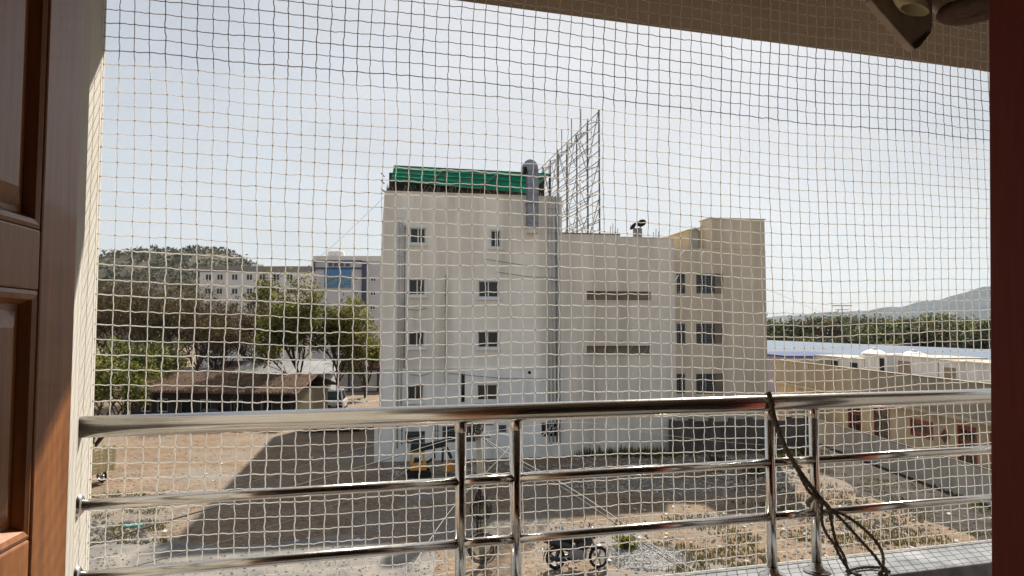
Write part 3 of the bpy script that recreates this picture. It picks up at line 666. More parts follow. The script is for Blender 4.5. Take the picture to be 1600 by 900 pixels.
# set-back right part with mesh windows
SB = 0.7
rx0 = ax1 - 0.3; rx1 = fa(1197.5, 480, SB)[0]; rz = fa(1080, 388, SB)[1]
mw = []
for (ya, yb) in ((427, 459), (505.5, 537), (584, 615)):
    a, b = fa(1057, ya, SB), fa(1071, yb, SB); mw.append((a[0], b[0], b[1], a[1])); a, b = fa(1087.5, ya, SB), fa(1130.5, yb, SB); mw.append((a[0], b[0], b[1], a[1]))
mb = MB(); wall_holes(mb, ax1 - 0.2, rx1, 0, rz, mw, SB, 0.3)
mb.face([(rx1, SB, 0), (rx1, 14, 0), (rx1, 14, rz), (rx1, SB, rz)]); mb.face([(ax1 + 0.002, 14, 0), (ax1 + 0.002, 14, rz), (rx1, 14, rz), (rx1, 14, 0)])
mb.face([(ax1 + 0.002, SB, rz), (rx1, SB, rz), (rx1, 14, rz - 0.01), (ax1 + 0.002, 14, rz - 0.01)])
mb.build('wall', 'wall_beige', ann)
for h in mw:
    x0, x1, z0, z1 = h
    if x1 - x0 > 1.0:
        xm = x0 + (x1 - x0) * 0.72; w = grille((x0, xm, z0, z1), ann, SB, 9, 8); MB().box(xm + 0.002, x1 - 0.002, SB + 0.08, SB + 0.14, z0 + 0.002, z1 - 0.002).build('shutter', 'brown_panel', w)
        MB().box(x0 + (xm - x0) * 0.52 - 0.03, x0 + (xm - x0) * 0.52 + 0.03, SB + 0.10, SB + 0.15, z0 + 0.05, z1 - 0.05).build('mullion', 'pipe', w)
    else: grille((x0, x1, z0, z1), ann, SB, 4, 8)
tx0 = fa(1110.5, 370, SB)[0]; tz = fa(1150, 342.5, SB)[1]
MB().box(tx0, rx1 - 0.002, SB + 0.002, SB + 1.6, rz + 0.003, tz).build('stair_tower', 'wall_beige', ann, bevel=0.03)
MB().box(tx0 - 0.05, rx1 + 0.04, SB - 0.05, SB + 1.65, tz + 0.001, tz + 0.07).build('coping', 'wall_beige', ann)
rzt = tz - 0.55
mb = MB(); mb.box(tx0 - 0.004 - 0.75, rx1 - 0.5, SB + 1.61, SB + 5.5, rz + 0.004, rzt); hd = mb.build('stair_head', 'house', ann)
MB().box(tx0 - 0.62, tx0 - 0.18, SB + 1.57, SB + 1.605, rz + 0.01, rz + 1.45).build('door', 'pipe', hd)
MB().hexa([(tx0 - 1.05, SB + 1.3, rzt - 0.06), (tx0 - 0.004, SB + 1.3, rzt + 0.05), (tx0 - 0.004, SB + 5.6, rzt + 0.12), (tx0 - 1.05, SB + 5.6, rzt - 0.12), (tx0 - 1.05, SB + 1.3, rzt - 0.04), (tx0 - 0.004, SB + 1.3, rzt + 0.2), (tx0 - 0.004, SB + 5.6, rzt + 0.2), (tx0 - 1.05, SB + 5.6, rzt - 0.04)]).build('canopy', 'wall_beige', hd)
for px in (955, 958.5, 962, 966, 1022, 1026, 1030): 
    x = fa(px, 366)[0]; z = at if px < 969 else at2; MB().bar((x, 0.14, z), (x + 0.02, 0.14, z + 0.42 + (px % 7) * 0.05), 0.03).build('rebar', 'steel_dark', ann)
# exhaust with two dark cowls on the annexe roof
ex, ez = fa(1004, 371); cb = empty('satellite_dishes', B0 + FU * (XR + ex) + FN * 0.9 + Vector((0, 0, at2 - 0.55)), AM, 'two small dark satellite dishes on a grey drum on the beige annexe roof', 'satellite dish')
MB().lathe([(0, 0), (0.30, 0), (0.30, 1.26), (0.27, 1.28), (0, 1.28)], (0, 0, 0), 18).build('drum', 'pipe_dark', cb, smooth=False)
for (x, z, nx, ny, nz_, rr) in ((-0.33, 1.40, -0.80, -0.22, 0.55, 0.28), (0.24, 1.62, -0.50, -0.62, 0.50, 0.31)):
    c = MB(); a = Vector((nx, ny, nz_)).normalized(); s_ = a.orthogonal().normalized(); q = a.cross(s_); n = 20
    prof = ((0.0, -0.10), (0.5, -0.075), (0.85, -0.025), (1.0, 0.0), (0.98, 0.012), (0.8, -0.005), (0.45, -0.05), (0.0, -0.07))
    for k, (r_, h_) in enumerate(prof):
        for m_ in range(n): an = m_ * 2 * math.pi / n; c.v.append(tuple(Vector((x, -0.1, z)) + (s_ * math.cos(an) + q * math.sin(an)) * r_ * rr + a * h_))
        if k:
            for m_ in range(n): c.f.append(((k - 1) * n + m_, (k - 1) * n + (m_ + 1) % n, k * n + (m_ + 1) % n, k * n + m_))
    w = c.build('dish', 'dish', cb, smooth=True); cc = Vector((x, -0.1, z)); MB().tube([(x * 0.6, 0, 1.2), cc - a * 0.09], 0.035, 6).build('stem', 'steel_dark', w)
    MB().tube([cc - q * rr * 0.9, cc + a * 0.24], 0.012, 5).build('feed_arm', 'steel_dark', w)
# steel hoarding frame that runs back along the annexe roof
bx_, _ = fa(941, 300); fr0 = B0 + FU * (XR + bx_) + FN * 0.6 + Vector((0, 0, at2 - 0.55))
hoard = empty('hoarding_frame', fr0, AM, 'bare steel lattice hoarding frame standing on the annexe roof', 'scaffold')
HT = fa(943, 172, 0.6)[1] - (at2 - 0.55); LN = 18.6; NPST = 8
ys = [LN * k / (NPST - 1) for k in range(NPST)]
for k, y in enumerate(ys):
    MB().bar((0, y, 0), (0, y, HT - (0.25 if k else 0)), 0.085).build('post', 'steel_dark', hoard)
    MB().bar((-0.75, y, 0), (-0.75, y, HT * 0.93 - (k % 3) * 0.5), 0.06).build('rear_post', 'steel_dark', hoard)
    for z in (1.6, 3.4, 5.2, HT - 0.7): MB().bar((-0.75, y, z - 0.3), (0, y, z), 0.045).build('tie', 'steel_dark', hoard)
    MB().bar((-0.75, y, 0.5), (0, y, 2.4), 0.04).build('brace', 'steel_dark', hoard)
NH = 14
for k in range(NH):
    z = 0.5 + (HT - 0.55) * k / (NH - 1); MB().bar((0.06, 0, z), (0.06, LN, z), 0.042).build('horizontal', 'steel_dark', hoard)
    if k % 2 == 0: MB().bar((-0.75, 0, z * 0.92), (-0.75, LN, z * 0.92), 0.045).build('horizontal', 'steel_dark', hoard)
for k in range(NPST - 1):
    for (za, zb) in ((0.4, 3.0), (3.0, 5.4), (5.4, HT - 0.2)):
        a, b = (za, zb) if k % 2 else (zb, za); MB().bar((-0.05, ys[k], a), (-0.05, ys[k + 1], b), 0.04).build('brace', 'steel_dark', hoard)
        MB().bar((-0.70, ys[k], za), (-0.70, ys[k + 1], zb * 0.93), 0.035).build('brace', 'steel_dark', hoard)
for y in (2.8, 5.2, 8): MB().bar((-0.4, y, HT - 1.2), (-0.4, y, HT + 0.9), 0.05).build('stub', 'steel_dark', hoard)

# far wall of the yard right of the annexe
rw0 = G(1050, 712); rw1 = G(1262, 704)
dv = (rw1 - rw0); ln = dv.length; rz_ = math.atan2(dv.y, dv.x)
yw = empty('yard_wall', rw0, rz_, 'low dark plaster yard wall in front of the beige annexe', 'wall')
zt_ = 2.1; n = 7
for k in range(n): MB().box(ln * k / n + 0.01, ln * (k + 1) / n - 0.01, -0.12, 0.12, 0, zt_ - 0.06 * (k % 3)).build('wall_bay', 'oldwall', yw, bevel=0.02)
for k in range(n + 1): MB().box(ln * k / n - 0.14, ln * k / n + 0.14, -0.17, 0.17, 0, zt_ + 0.1).build('pier', 'oldwall', yw, bevel=0.02)

# ------------------------------------------------------------------ house and walls on the right
RH = R(1.0)
cw0 = G(1280, 695); cw1 = G(1547, 787)
cwx = (cw0.x + cw1.x) / 2
cwl = empty('compound_wall', (cwx, 24, 0), 0, 'long plain drab compound wall before the low yellow house', 'wall')
for k in range(9): MB().box(-0.06, 0.06, k * 3.6 + 0.006, (k + 1) * 3.6 - 0.006, 0, 1.57).build('wall_bay', 'compound', cwl, bevel=0.012)
for k in range(9): MB().box(-0.07, 0.07, k * 3.6 + 0.004, (k + 1) * 3.6 - 0.004, 1.572, 1.60).build('coping', 'oldwall', cwl)  # dark cap added so the sunlit wall top does not show bright
HX = 23.6
hs = empty('low_house', (HX, 22, 0), 0, 'low yellow house with dark red doors and a drab roof parapet', 'building')
HL = 44.0
def hy(px): return HX / ((px - 800) / F) - 22
ops = []
dr = [(1321, 1341), (1361, 1385), (1490, 1519), (1540, 1572)]
for a, b in dr: ops.append((hy(b), hy(a), 0.5, 2.72))
wn_ = (hy(1452), hy(1417), 1.5, 2.5); ops.append(wn_)
dm = (hy(1478), hy(1462), 1.55, 2.25)
hb = MB(); wall_holes(hb, 0, HL, 0, 3.05, ops, 0.0, 0.25)
hb.v = [(y, x, z) for x, y, z in hb.v]; hb.f = [tuple(reversed(f)) for f in hb.f]
hb.face([(0, 0, 0), (9, 0, 0), (9, 0, 3.05), (0, 0, 3.05)]); hb.face([(0, HL, 0), (0, HL, 3.05), (9, HL, 3.05), (9, HL, 0)]); hb.build('wall', 'house', hs)
MB().box(-0.55, 9, -0.3, HL + 0.3, 3.052, 3.2).build('eave_slab', 'house', hs, bevel=0.02)
MB().box(-0.30, -0.08, -0.2, HL + 0.2, 3.202, 5.02).build('parapet', 'parapet', hs, bevel=0.02)
MB().box(-0.30, 9, HL + 0.2, HL + 0.38, 3.202, 5.02).build('parapet', 'parapet', hs, bevel=0.02)
MB().box(-0.34, -0.04, -0.2, HL + 0.2, 5.022, 5.07).build('coping', 'parapet', hs)
MB().box(-0.07, 9, -0.2, HL + 0.19, 3.9, 4.02).build('roof_deck', 'compound', hs)
for i, (a, b, z0, z1) in enumerate(ops):
    f = MB(); w_ = 0.10
    f.box(-0.03, 0.10, a, a + w_, z0, z1); f.box(-0.03, 0.10, b - w_, b, z0, z1); f.box(-0.03, 0.10, a + w_, b - w_, z1 - w_, z1); 
    if i == 4: f.box(-0.03, 0.10, a + w_, b - w_, z0, z0 + w_)
    fr_ = f.build('window' if i == 4 else 'door', 'redwood', hs)
    n = 4 if i == 4 else 2
    for k in range(n):
        y0, y1 = a + w_ + (b - a - 2 * w_) * k / n, a + w_ + (b - a - 2 * w_) * (k + 1) / n
        lf = MB(); lf.box(0.05, 0.09, y0 + 0.01, y1 - 0.01, z0 + 0.02, z1 - w_ - 0.01); lo_ = lf.build('leaf', 'redwood' if i != 1 else 'brown_panel', fr_)
        m_ = 1 if i == 4 else 3
        for q in range(m_):
            zz0 = z0 + 0.2 + (z1 - z0 - 0.4) * q / m_; zz1 = z0 + 0.2 + (z1 - z0 - 0.4) * (q + 1) / m_
            MB().box(0.035, 0.052, y0 + 0.09, y1 - 0.09, zz0 + 0.05, zz1 - 0.05).build('pane', 'glass_dark', lo_)
yc, zc = (dm[0] + dm[1]) / 2, 1.9; r_ = (dm[1] - dm[0]) / 2
pv = MB(); pv.prism([(0.03, yc - r_, zc), (0.03, yc, zc - 0.42), (0.03, yc + r_, zc), (0.03, yc, zc + 0.42)], (-0.06, 0, 0)); w_ = pv.build('lozenge_window', 'redwood', hs)
pv = MB(); pv.prism([(-0.028, yc - r_ * 0.7, zc), (-0.028, yc, zc - 0.3), (-0.028, yc + r_ * 0.7, zc), (-0.028, yc, zc + 0.3)], (-0.008, 0, 0)); pv.build('pane', 'glass_dark', w_)
for (px, py) in ((1427, 598), (1308, 577), (1262, 573)):
    p = PL(px, py, (HX - 0.31, 0, 0), Vector((1, 0, 0))); MB().box(-0.36, -0.302, p.y - 22 - 0.14, p.y - 22 + 0.14, p.z - 0.16, p.z + 0.16).build('parapet_vent', 'white_wall', hs)
# white roof-top rooms behind the parapet with water tanks
RX = 28.5
def rroom(name, label, px0, px1, pyt, dx, m, cat='building', z0=0.0):
    y1, y0 = RX / ((px0 - 800) / F), RX / ((px1 - 800) / F); zt = PL((px0 + px1) / 2, pyt, (RX, 0, 0), Vector((1, 0, 0))).z
    e = empty(name, (RX, y0, z0), 0, label, cat); MB().box(0, dx, 0, y1 - y0, 0, zt - z0).build('wall', m, e, bevel=0.02)
    MB().box(-0.12, dx + 0.1, -0.1, y1 - y0 + 0.1, zt - z0 + 0.001, zt - z0 + 0.10).build('roof', 'compound', e); return e, y1 - y0, zt - z0
# (the low house is 9 m deep: these rooms stand on its roof deck)
e, L, zt = rroom('terrace_room', 'long whitewashed roof room with dark openings behind the drab parapet', 1272, 1348, 559, 3.0, 'white_wall', z0=4.02)
for a in (0.12, 0.5): MB().box(-0.03, -0.002, L * a, L * a + 1.3, 0.3, zt - 0.3).build('window', 'void', e)
e, L, zt = rroom('terrace_room', 'square white roof room under a pale round tank', 1349, 1383, 555, 3.2, 'white_wall', z0=4.02)
MB().box(-0.03, -0.002, L * 0.1, L * 0.3, 0.1, zt - 0.2).build('door', 'void', e)
e2, L, zt2 = rroom('terrace_room', 'white stair room with a brown doorway on the terrace', 1398, 1462, 559, 3.2, 'white_wall', z0=4.02)
MB().box(-0.03, -0.002, L * 0.62, L * 0.95, 0.05, zt2 - 0.3).build('door', 'brown_panel', e2)
e3, L, zt3 = rroom('terrace_room', 'broad low white terrace block nearest the dark door post', 1464, 1640, 570, 3.0, 'white_wall', z0=4.02)
MB().box(-0.03, -0.002, L * 0.82, L * 0.94, 0.1, zt3 - 0.4).build('window', 'brown_panel', e3)
def tank(px, py, label):
    p = PL(px, py, (RX + 1.6, 0, 0), Vector((1, 0, 0))); t = empty('water_tank', (p.x, p.y, p.z - 0.35), 0, label, 'water tank')
    MB().lathe([(0, 0), (0.95, 0), (1.0, 0.08), (1.0, 0.55), (0.9, 0.62), (0.5, 0.82), (0.22, 0.9)], (0, 0, 0), 22).build('tank_body', 'tankw', t, smooth=True)
    MB().lathe([(0.22, 0.88), (0.25, 0.9), (0.25, 1.0), (0, 1.02)], (0, 0, 0), 14).build('lid', 'tankw', t, smooth=True)
tank(1366, 556, 'pale round water tank on the square white roof room'); tank(1428, 560, 'pale round water tank on the stair room with brown doorway')
# blue roofed warehouse behind
wx0, wx1 = 36.0, 50.0; wy0, wy1 = 30.0, 138.0; we, wr = 4.55, 5.75
wh = empty('warehouse', (wx0, wy0, 0), 0, 'long warehouse with a pale blue sheet roof behind the white roof rooms', 'building')
LW = wy1 - wy0; n = 36
for k in range(n):
    y0, y1 = LW * k / n, LW * (k + 1) / n; s_ = MB(); dx = wx1 - wx0
    s_.hexa([(-0.4, y0 + 0.03, we), (dx / 2 + 3, y0 + 0.03, wr), (dx / 2 + 3, y1 - 0.03, wr), (-0.4, y1 - 0.03, we), (-0.4, y0 + 0.03, we + 0.05), (dx / 2 + 3, y0 + 0.03, wr + 0.05), (dx / 2 + 3, y1 - 0.03, wr + 0.05), (-0.4, y1 - 0.03, we + 0.05)])
    s_.build('roof_sheet', 'blue_roof', wh)
MB().box(0, wx1 - wx0, 0.1, LW - 0.1, 0, we - 0.03).build('wall', 'white_wall', wh)
MB().box(-0.55, -0.42, -0.2, LW + 0.2, we - 0.2, we + 0.02).build('gutter', 'white_wall', wh)
bs = empty('blue_shed', (27, 72, 0), 0, 'blue sided shed with a mauve upper wall beside the beige stair tower', 'shed')
for k in range(8): MB().box(k * 0.9 + 0.02, (k + 1) * 0.9 - 0.02, 0, 0.05, 0, 3.4).build('side_sheet', 'blue_deep' if k % 3 else 'blue_roof', bs)
MB().box(0, 7.2, 0.06, 14, 0, 5.0).build('wall', 'mauve', bs)
MB().box(-0.3, 7.5, -0.2, 14.2, 5.002, 5.15).build('roof', 'blue_deep', bs)
rbk = empty('brick_pile', (21.6, 56, 0), 0.2, 'stack of red bricks on the ledge beside the compound wall', 'bricks')
MB().box(-1.2, 1.2, -0.7, 0.7, 0, 1.9).build('plinth', 'compound', rbk)
for r_ in range(3):
    for k in range(6): MB().box(-1.0 + k * 0.34, -1.0 + k * 0.34 + 0.31, -0.45, 0.35, 1.9 + r_ * 0.17, 1.9 + r_ * 0.17 + 0.155).build('brick', 'redwood', rbk)

# ------------------------------------------------------------------ old house, sheds and far blocks on the left
oh0 = G(192, 662); oh1 = G(458, 668); L = (oh1 - oh0).length; ra = math.atan2(oh1.y - oh0.y, oh1.x - oh0.x)
oh = empty('old_house', oh0, ra, 'old dark walled cottage with a low brown clay tile roof', 'house')
op = [(L * t, L * t + w, 0.0 if d else 0.9, 2.0) for t, w, d in ((0.06, 0.9, 0), (0.16, 1.0, 0), (0.30, 1.1, 1), (0.42, 1.0, 0), (0.60, 1.1, 0), (0.78, 1.0, 1))]
mb = MB(); wall_holes(mb, 0, L, 0, 3.0, op, 0.9, 0.3); mb.box(0, L, 1.25, 6.5, 0, 3.0); mb.build('wall', 'mudwall', oh)
for (a, b, c, d) in op:
    f = MB(); ring(f, a, b, c, d, 0.08, 0.98, 1.06); w_ = f.build('window' if c > 0 else 'door', 'pipe', oh); MB().box(a + 0.09, b - 0.09, 1.1, 1.14, c + 0.09, d - 0.09).build('pane', 'void', w_)
for k in range(7): MB().bar((L * k / 6 * 0.98 + 0.1, 0.1, 0), (L * k / 6 * 0.98 + 0.1, 0.1, 2.55), 0.16).build('verandah_post', 'timber', oh)
EV, RD = 2.75, 3.9
mb = MB(); mb.hexa([(-0.5, -0.3, EV - 0.15), (L + 0.5, -0.3, EV - 0.15), (L + 0.2, 4.0, RD - 0.1), (0.6, 4.0, RD - 0.1), (-0.5, -0.3, EV - 0.05), (L + 0.5, -0.3, EV - 0.05), (L + 0.2, 4.0, RD), (0.6, 4.0, RD)]); rf = mb.build('roof', 'clay', oh)
MB().hexa([(0.6, 4.0, RD - 0.1), (L + 0.2, 4.0, RD - 0.1), (L + 0.5, 8.0, EV), (-0.5, 8.0, EV), (0.6, 4.0, RD), (L + 0.2, 4.0, RD), (L + 0.5, 8.0, EV + 0.1), (-0.5, 8.0, EV + 0.1)]).build('roof', 'clay', oh)
tl = MB(); rt = random.Random(8)
for r_ in range(12):
    t = (r_ + 0.5) / 12; y = -0.3 + 4.3 * t; z = EV - 0.05 + (RD - EV + 0.05) * t
    for k in range(int(L / 0.32)):
        x = k * 0.32 + rt.uniform(-0.04, 0.04) + 0.3; dz = rt.uniform(0, 0.06); tl.prism([(x, y - 0.22, z - 0.06 + dz), (x + 0.13, y - 0.22, z + 0.04 + dz), (x + 0.26, y - 0.22, z - 0.06 + dz)], (0, 0.40, 0.15))
tl.build('roof_tiles', 'clay', rf, props={'kind': 'stuff'})
MB().box(L + 0.02, L + 0.12, 0.5, 6.4, 0, 2.9).build('end_screen', 'mat_woven', oh)
sh = empty('tin_shed', D(300, 640, 72), R(4), 'low shed with a pale corrugated tin roof behind the old cottage', 'shed'); sh.location.z = 0
shw = 13.5
MB().box(0.3, shw - 0.3, 0.3, 5.5, 0, 3.2).build('wall', 'white_wall', sh)
for k in range(12):
    x0, x1 = shw * k / 12, shw * (k + 1) / 12; MB().hexa([(x0 + 0.02, -0.3, 3.3), (x1 - 0.02, -0.3, 3.3), (x1 - 0.02, 6, 4.35), (x0 + 0.02, 6, 4.35), (x0 + 0.02, -0.3, 3.36), (x1 - 0.02, -0.3, 3.36), (x1 - 0.02, 6, 4.41), (x0 + 0.02, 6, 4.41)]).build('roof_sheet', 'tin' if k not in (1, 2) else 'clay', sh)
# fence of woven mats beside the cottage
mf = empty('mat_fence', G(474, 660), R(98), 'tall woven mat screen at the end of the old cottage', 'fence')
for k in range(4): MB().box(k * 1.3 + 0.02, k * 1.3 + 1.28, -0.04, 0.04, 0, 3.4 + 0.1 * (k % 2)).build('mat_panel', 'mat_woven', mf)
for k in range(5): MB().bar((k * 1.3, 0.08, 0), (k * 1.3, 0.08, 3.7), 0.1).build('post', 'timber', mf)

def block(name, label, px0, px1, pyt, Y, depth, m, rot=0.0):
    p0 = D(px0, 560, Y); p1 = D(px1, 560, Y); e = empty(name, (p0.x, Y, 0), rot, label, 'building'); L = p1.x - p0.x; zt = D(px0, pyt, Y).z
    return e, L, zt, (lambda px, py: (D(px, py, Y).x - p0.x, D(px, py, Y).z))
def simple_windows(e, fn, rows, m='glass_dark', frame='win_white', y=0.0):
    for (x0, x1, y0, y1) in rows:
        a, b = fn(x0, y0), fn(x1, y1); w = MB(); ring(w, a[0], b[0], b[1], a[1], 0.12, y - 0.10, y + 0.02); w_ = w.build('window', frame, e)
        MB().box(a[0] + 0.121, b[0] - 0.121, y - 0.05, y - 0.004, b[1] + 0.121, a[1] - 0.121).build('pane', m, w_)
        xm = (a[0] + b[0]) / 2; MB().box(xm - 0.06, xm + 0.06, y - 0.085, y - 0.052, b[1] + 0.121, a[1] - 0.121).build('mullion', frame, w_)
e, L, zt, fn = block('hostel_block', 'long pale hostel block with dark roof band beyond the bare trees', 309, 492, 416, 150, 14, 'hostel')
MB().box(0, L, 0, 14, 0, zt - 1.2).build('wall', 'hostel', e); MB().box(-0.1, L + 0.1, -0.1, 14.1, zt - 1.198, zt).build('roof_band', 'hostel_top', e)
simple_windows(e, fn, [(x, x + 10, 428, 438) for x in (321, 339, 362, 385, 405, 427, 448)] + [(x, x + 10, 450, 460) for x in (320, 338, 362, 385, 427, 448)] + [(x, x + 10, 473, 483) for x in (320, 338, 362, 385, 405, 427, 448)])
MB().box(L * 0.38, L * 0.38 + 2.6, 4, 7, zt + 0.001, zt + 0.7).build('roof_tank', 'tankw', e)
e, L, zt, fn = block('glass_office', 'grey office block with a blue and green glazed stair front and navy bands', 488, 612, 400, 125, 16, 'office')
MB().box(0, L, 0, 16, 0, zt - 0.9).build('wall', 'office', e); MB().box(-0.1, L, -0.1, 16, zt - 0.898, zt).build('parapet', 'hostel', e)
def panel(name, m, x0, x1, y0, y1, d): a, b = fn(x0, y0), fn(x1, y1); return MB().box(a[0], b[0], -d, -0.003, b[1], a[1]).build(name, m, e)
panel('navy_band', 'navy', 566, 572, 409, 483, 0.35); panel('navy_band', 'navy', 488, 492, 408, 424, 0.35)
panel('navy_band', 'navy', 492, 566, 418, 420.5, 0.30); panel('navy_band', 'navy', 492, 566, 407, 409, 0.30)
for k in range(8): panel('glass_panel', 'bluepane', 507 + k * 5.25, 511.9 + k * 5.25, 419.5 + 1.2, 428.5, 0.22)
for r_ in range(5):
    for k in range(8): panel('glass_panel', 'greenpane' if (k + r_) % 3 else 'bluepane', 507 + k * 5.25, 511.9 + k * 5.25, 429.3 + r_ * 4.2, 433 + r_ * 4.2, 0.20)
simple_windows(e, fn, [(513.5, 519.5, 409.8, 416), (522, 528, 409.8, 416), (531.5, 537, 409.8, 416), (540, 546.5, 409.8, 416)], 'bluepane', 'navy')
simple_windows(e, fn, [(553, 560, 432, 439), (553, 560, 454, 462), (579, 588, 433, 440), (578.5, 587.5, 454, 462), (578, 587, 476, 484), (577, 586, 497, 505), (553, 560, 477, 485), (580, 585, 411, 415)])
for k, px in enumerate((514, 523)): a = fn(px, 398); MB().lathe([(1.0, 0), (1.0, 0.9), (0.6, 1.15), (0, 1.2)], (a[0], 3, zt), 14).build('roof_tank', 'hostel', e, smooth=True)
# street-end shops, a vertical white board
sp = empty('shop_row', (D(520, 560, 92).x, 92, 0), 0, 'dark shop front with a white upright signboard at the lane end', 'shop')
MB().box(0, 7.5, 0, 5, 0, 4.6).build('wall', 'navy', sp); MB().box(-0.4, 7.9, -1.0, 5, 3.0, 3.15).build('awning', 'redwood', sp)
MB().box(4.2, 4.75, -0.9, -0.8, 3.2, 5.6).build('signboard', 'sign_white', sp)
for k in range(4): MB().box(0.4 + k * 1.8, 1.9 + k * 1.8, -0.06, -0.003, 0.1, 2.6).build('shutter', 'pipe_dark' if k % 2 else 'pipe', sp)
rub = MB(); rr = random.Random(21)
for k in range(160): p = G(rr.uniform(520, 592), rr.uniform(588, 606)); rub.blob(p + Vector((0, 0, rr.uniform(0, 0.7))), rr.uniform(0.15, 0.5), rr)
tag(rub.build('rubble_heap', mat('brick_rubble', (0.30, 0.14, 0.085), 0.95, var=0.5, scale=0.7)), 'heap of red brick rubble at the far end of the dirt lane', 'rubble', kind='stuff')

# ------------------------------------------------------------------ hills
def ridge(name, m, prof, Y, depth, seed, nz, amp):
    mb = MB(); rows = []; n = 110; r_ = 14
    xs0, xs1 = prof[0][0], prof[-1][0]
    def hgt(x):
        for (a, ha), (b, hb) in zip(prof, prof[1:]):
            if a <= x <= b: t = (x - a) / (b - a); t = t * t * (3 - 2 * t); return ha + (hb - ha) * t
        return 0
    for j in range(r_ + 1):
        v = j / r_; row = []
        for i in range(n + 1):
            x = xs0 + (xs1 - xs0) * i / n; k = math.sin(math.pi * min(1, v * 1.0) * 0.5) if v < 1 else 1
            h = hgt(x) * k + amp * k * mnoise.fractal(Vector((x * nz, v * 3, seed)), 1.0, 2.0, 5) * (0.4 + 0.6 * v)
            row.append((x, Y + depth * (v - 1), max(-0.5, h)))
        rows.append(row)
    rows.append([(x, y + depth, -0.5) for x, y, z in rows[-1]])
    for a, b in zip(rows, rows[1:]):
        for i in range(n): mb.face([a[i], a[i + 1], b[i + 1], b[i]])
    return struct(mb.build(name, m, smooth=True)), hgt
def pxp(pts, Y): return [(D(x, 515, Y).x, (515 - y) / F * Y + H) for x, y in pts]
YH = 480
hill, hh = ridge('hill', 'hillmat', [(D(-120, 515, YH).x, 20)] + pxp([(40, 470), (100, 446), (150, 427), (195, 407), (245, 400), (300, 396), (345, 397), (375, 408), (405, 420), (440, 440), (480, 480)], YH) + [(D(620, 515, YH).x, 0)], YH, 170, 4, 0.03, 4)
ridge('mountain', 'mountain', [(500, 0), (900, 40)] + pxp([(1240, 494), (1330, 488), (1400, 480), (1460, 470), (1500, 460), (1545, 449), (1590, 440), (1680, 425)], 3400) + [(3900, 330), (4800, 150)], 3400, 900, 9, 0.003, 22)
ridge('far_ridge', 'mountain', [(-1500, 20)] + pxp([(1180, 497), (1240, 493), (1290, 489), (1350, 486), (1420, 488), (1500, 484)], 5200) + [(4900, 160)], 5200, 900, 12, 0.002, 18)

# ------------------------------------------------------------------ trees
def leafquad(mb, c, s, rng):
    a = Vector((rng.gauss(0, 1), rng.gauss(0, 1), rng.gauss(0, 1))).normalized(); b = a.orthogonal().normalized(); t = rng.uniform(0, 6.28); b = (Matrix.Rotation(t, 3, a) @ b); d = a.cross(b)
    w = s * rng.uniform(0.5, 1.0); l = s * rng.uniform(0.8, 1.4); i = len(mb.v)
    mb.v += [tuple(c - b * l), tuple(c + d * w * 0.6 - b * 0.1 * l), tuple(c + b * l), tuple(c - d * w * 0.6)]; mb.f.append((i, i + 1, i + 2, i + 3))
def make_tree(name, loc, h, spread, seed, leaf, nleaf, lsize, label, cat='tree', group=None, levels=4, trunk_frac=0.25, bare=0.0, kids=(6, 5, 5, 4), leaf2=None, lean=0.0, barkm='bark', r0=None):
    rng = random.Random(seed); wood = MB(); tips = []
    r0 = r0 or h * 0.018
    def branch(p, d, ln, r, lv):
        n = 4 if lv < 2 else 3; pts = [p]; rad = [r]; q = p
        for k in range(n):
            d = (d + Vector((rng.gauss(0, 1), rng.gauss(0, 1), rng.gauss(0, 0.6) + (0.25 if lv else 0))) * (0.10 + 0.05 * lv)).normalized()
            q = q + d * ln / n; pts.append(q); rad.append(r * (1 - 0.55 * (k + 1) / n))
        wood.tube(pts, rad, 6 if lv == 0 else (5 if lv == 1 else 3), cap=False)
        if lv >= levels - 1:
            tips.extend(pts[1:]); return
        for k in range(kids[lv]):
            t = rng.uniform(0.45 if lv else 0.35, 1.0); i = min(int(t * n), n - 1); b = pts[i].lerp(pts[i + 1], t * n - i)
            an = rng.uniform(0, 6.28) if lv else 6.28 * (k + rng.uniform(-0.3, 0.3)) / kids[0]
            out = Vector((math.cos(an), math.sin(an), 0)); el = rng.uniform(0.25, 1.0)
            nd_ = (d * (0.55 if lv else 0.45) + out * spread * rng.uniform(0.6, 1.1) + Vector((0, 0, el * (0.9 if lv == 0 else 0.45)))).normalized()
            branch(b, nd_, ln * rng.uniform(0.52, 0.78) if lv else h * rng.uniform(0.30, 0.42), r * rng.uniform(0.38, 0.55), lv + 1)
        if lv == 0: tips.append(q)
    branch(Vector((0, 0, -0.1)), Vector((lean, 0, 1)).normalized(), h * trunk_frac, r0, 0)
    e = empty(name, loc, 0, label, cat, group)
    zmax = max(t.z for t in tips); sc = h / zmax
    wood.v = [(x * sc, y * sc, z * sc) for x, y, z in wood.v]
    wood.build('trunk', barkm, e)
    if nleaf:
        lm = MB(); lm2 = MB()
        for k in range(nleaf):
            t = tips[rng.randrange(len(tips))] * sc
            c = t + Vector((rng.gauss(0, 1), rng.gauss(0, 1), rng.gauss(0, 0.8))) * lsize * 1.6
            leafquad(lm2 if leaf2 and rng.random() < 0.35 else lm, c, lsize, rng)
        lm.build('crown', leaf, e)
        if leaf2 and lm2.f: lm2.build('crown', leaf2, e)
    return e
def at(px, Y): p = D(px, 515, Y); return (p.x, Y, 0)
def hz(py, Y): return (515 - py) / F * Y + H
BG_ = 'bare brown trees behind the old cottage'
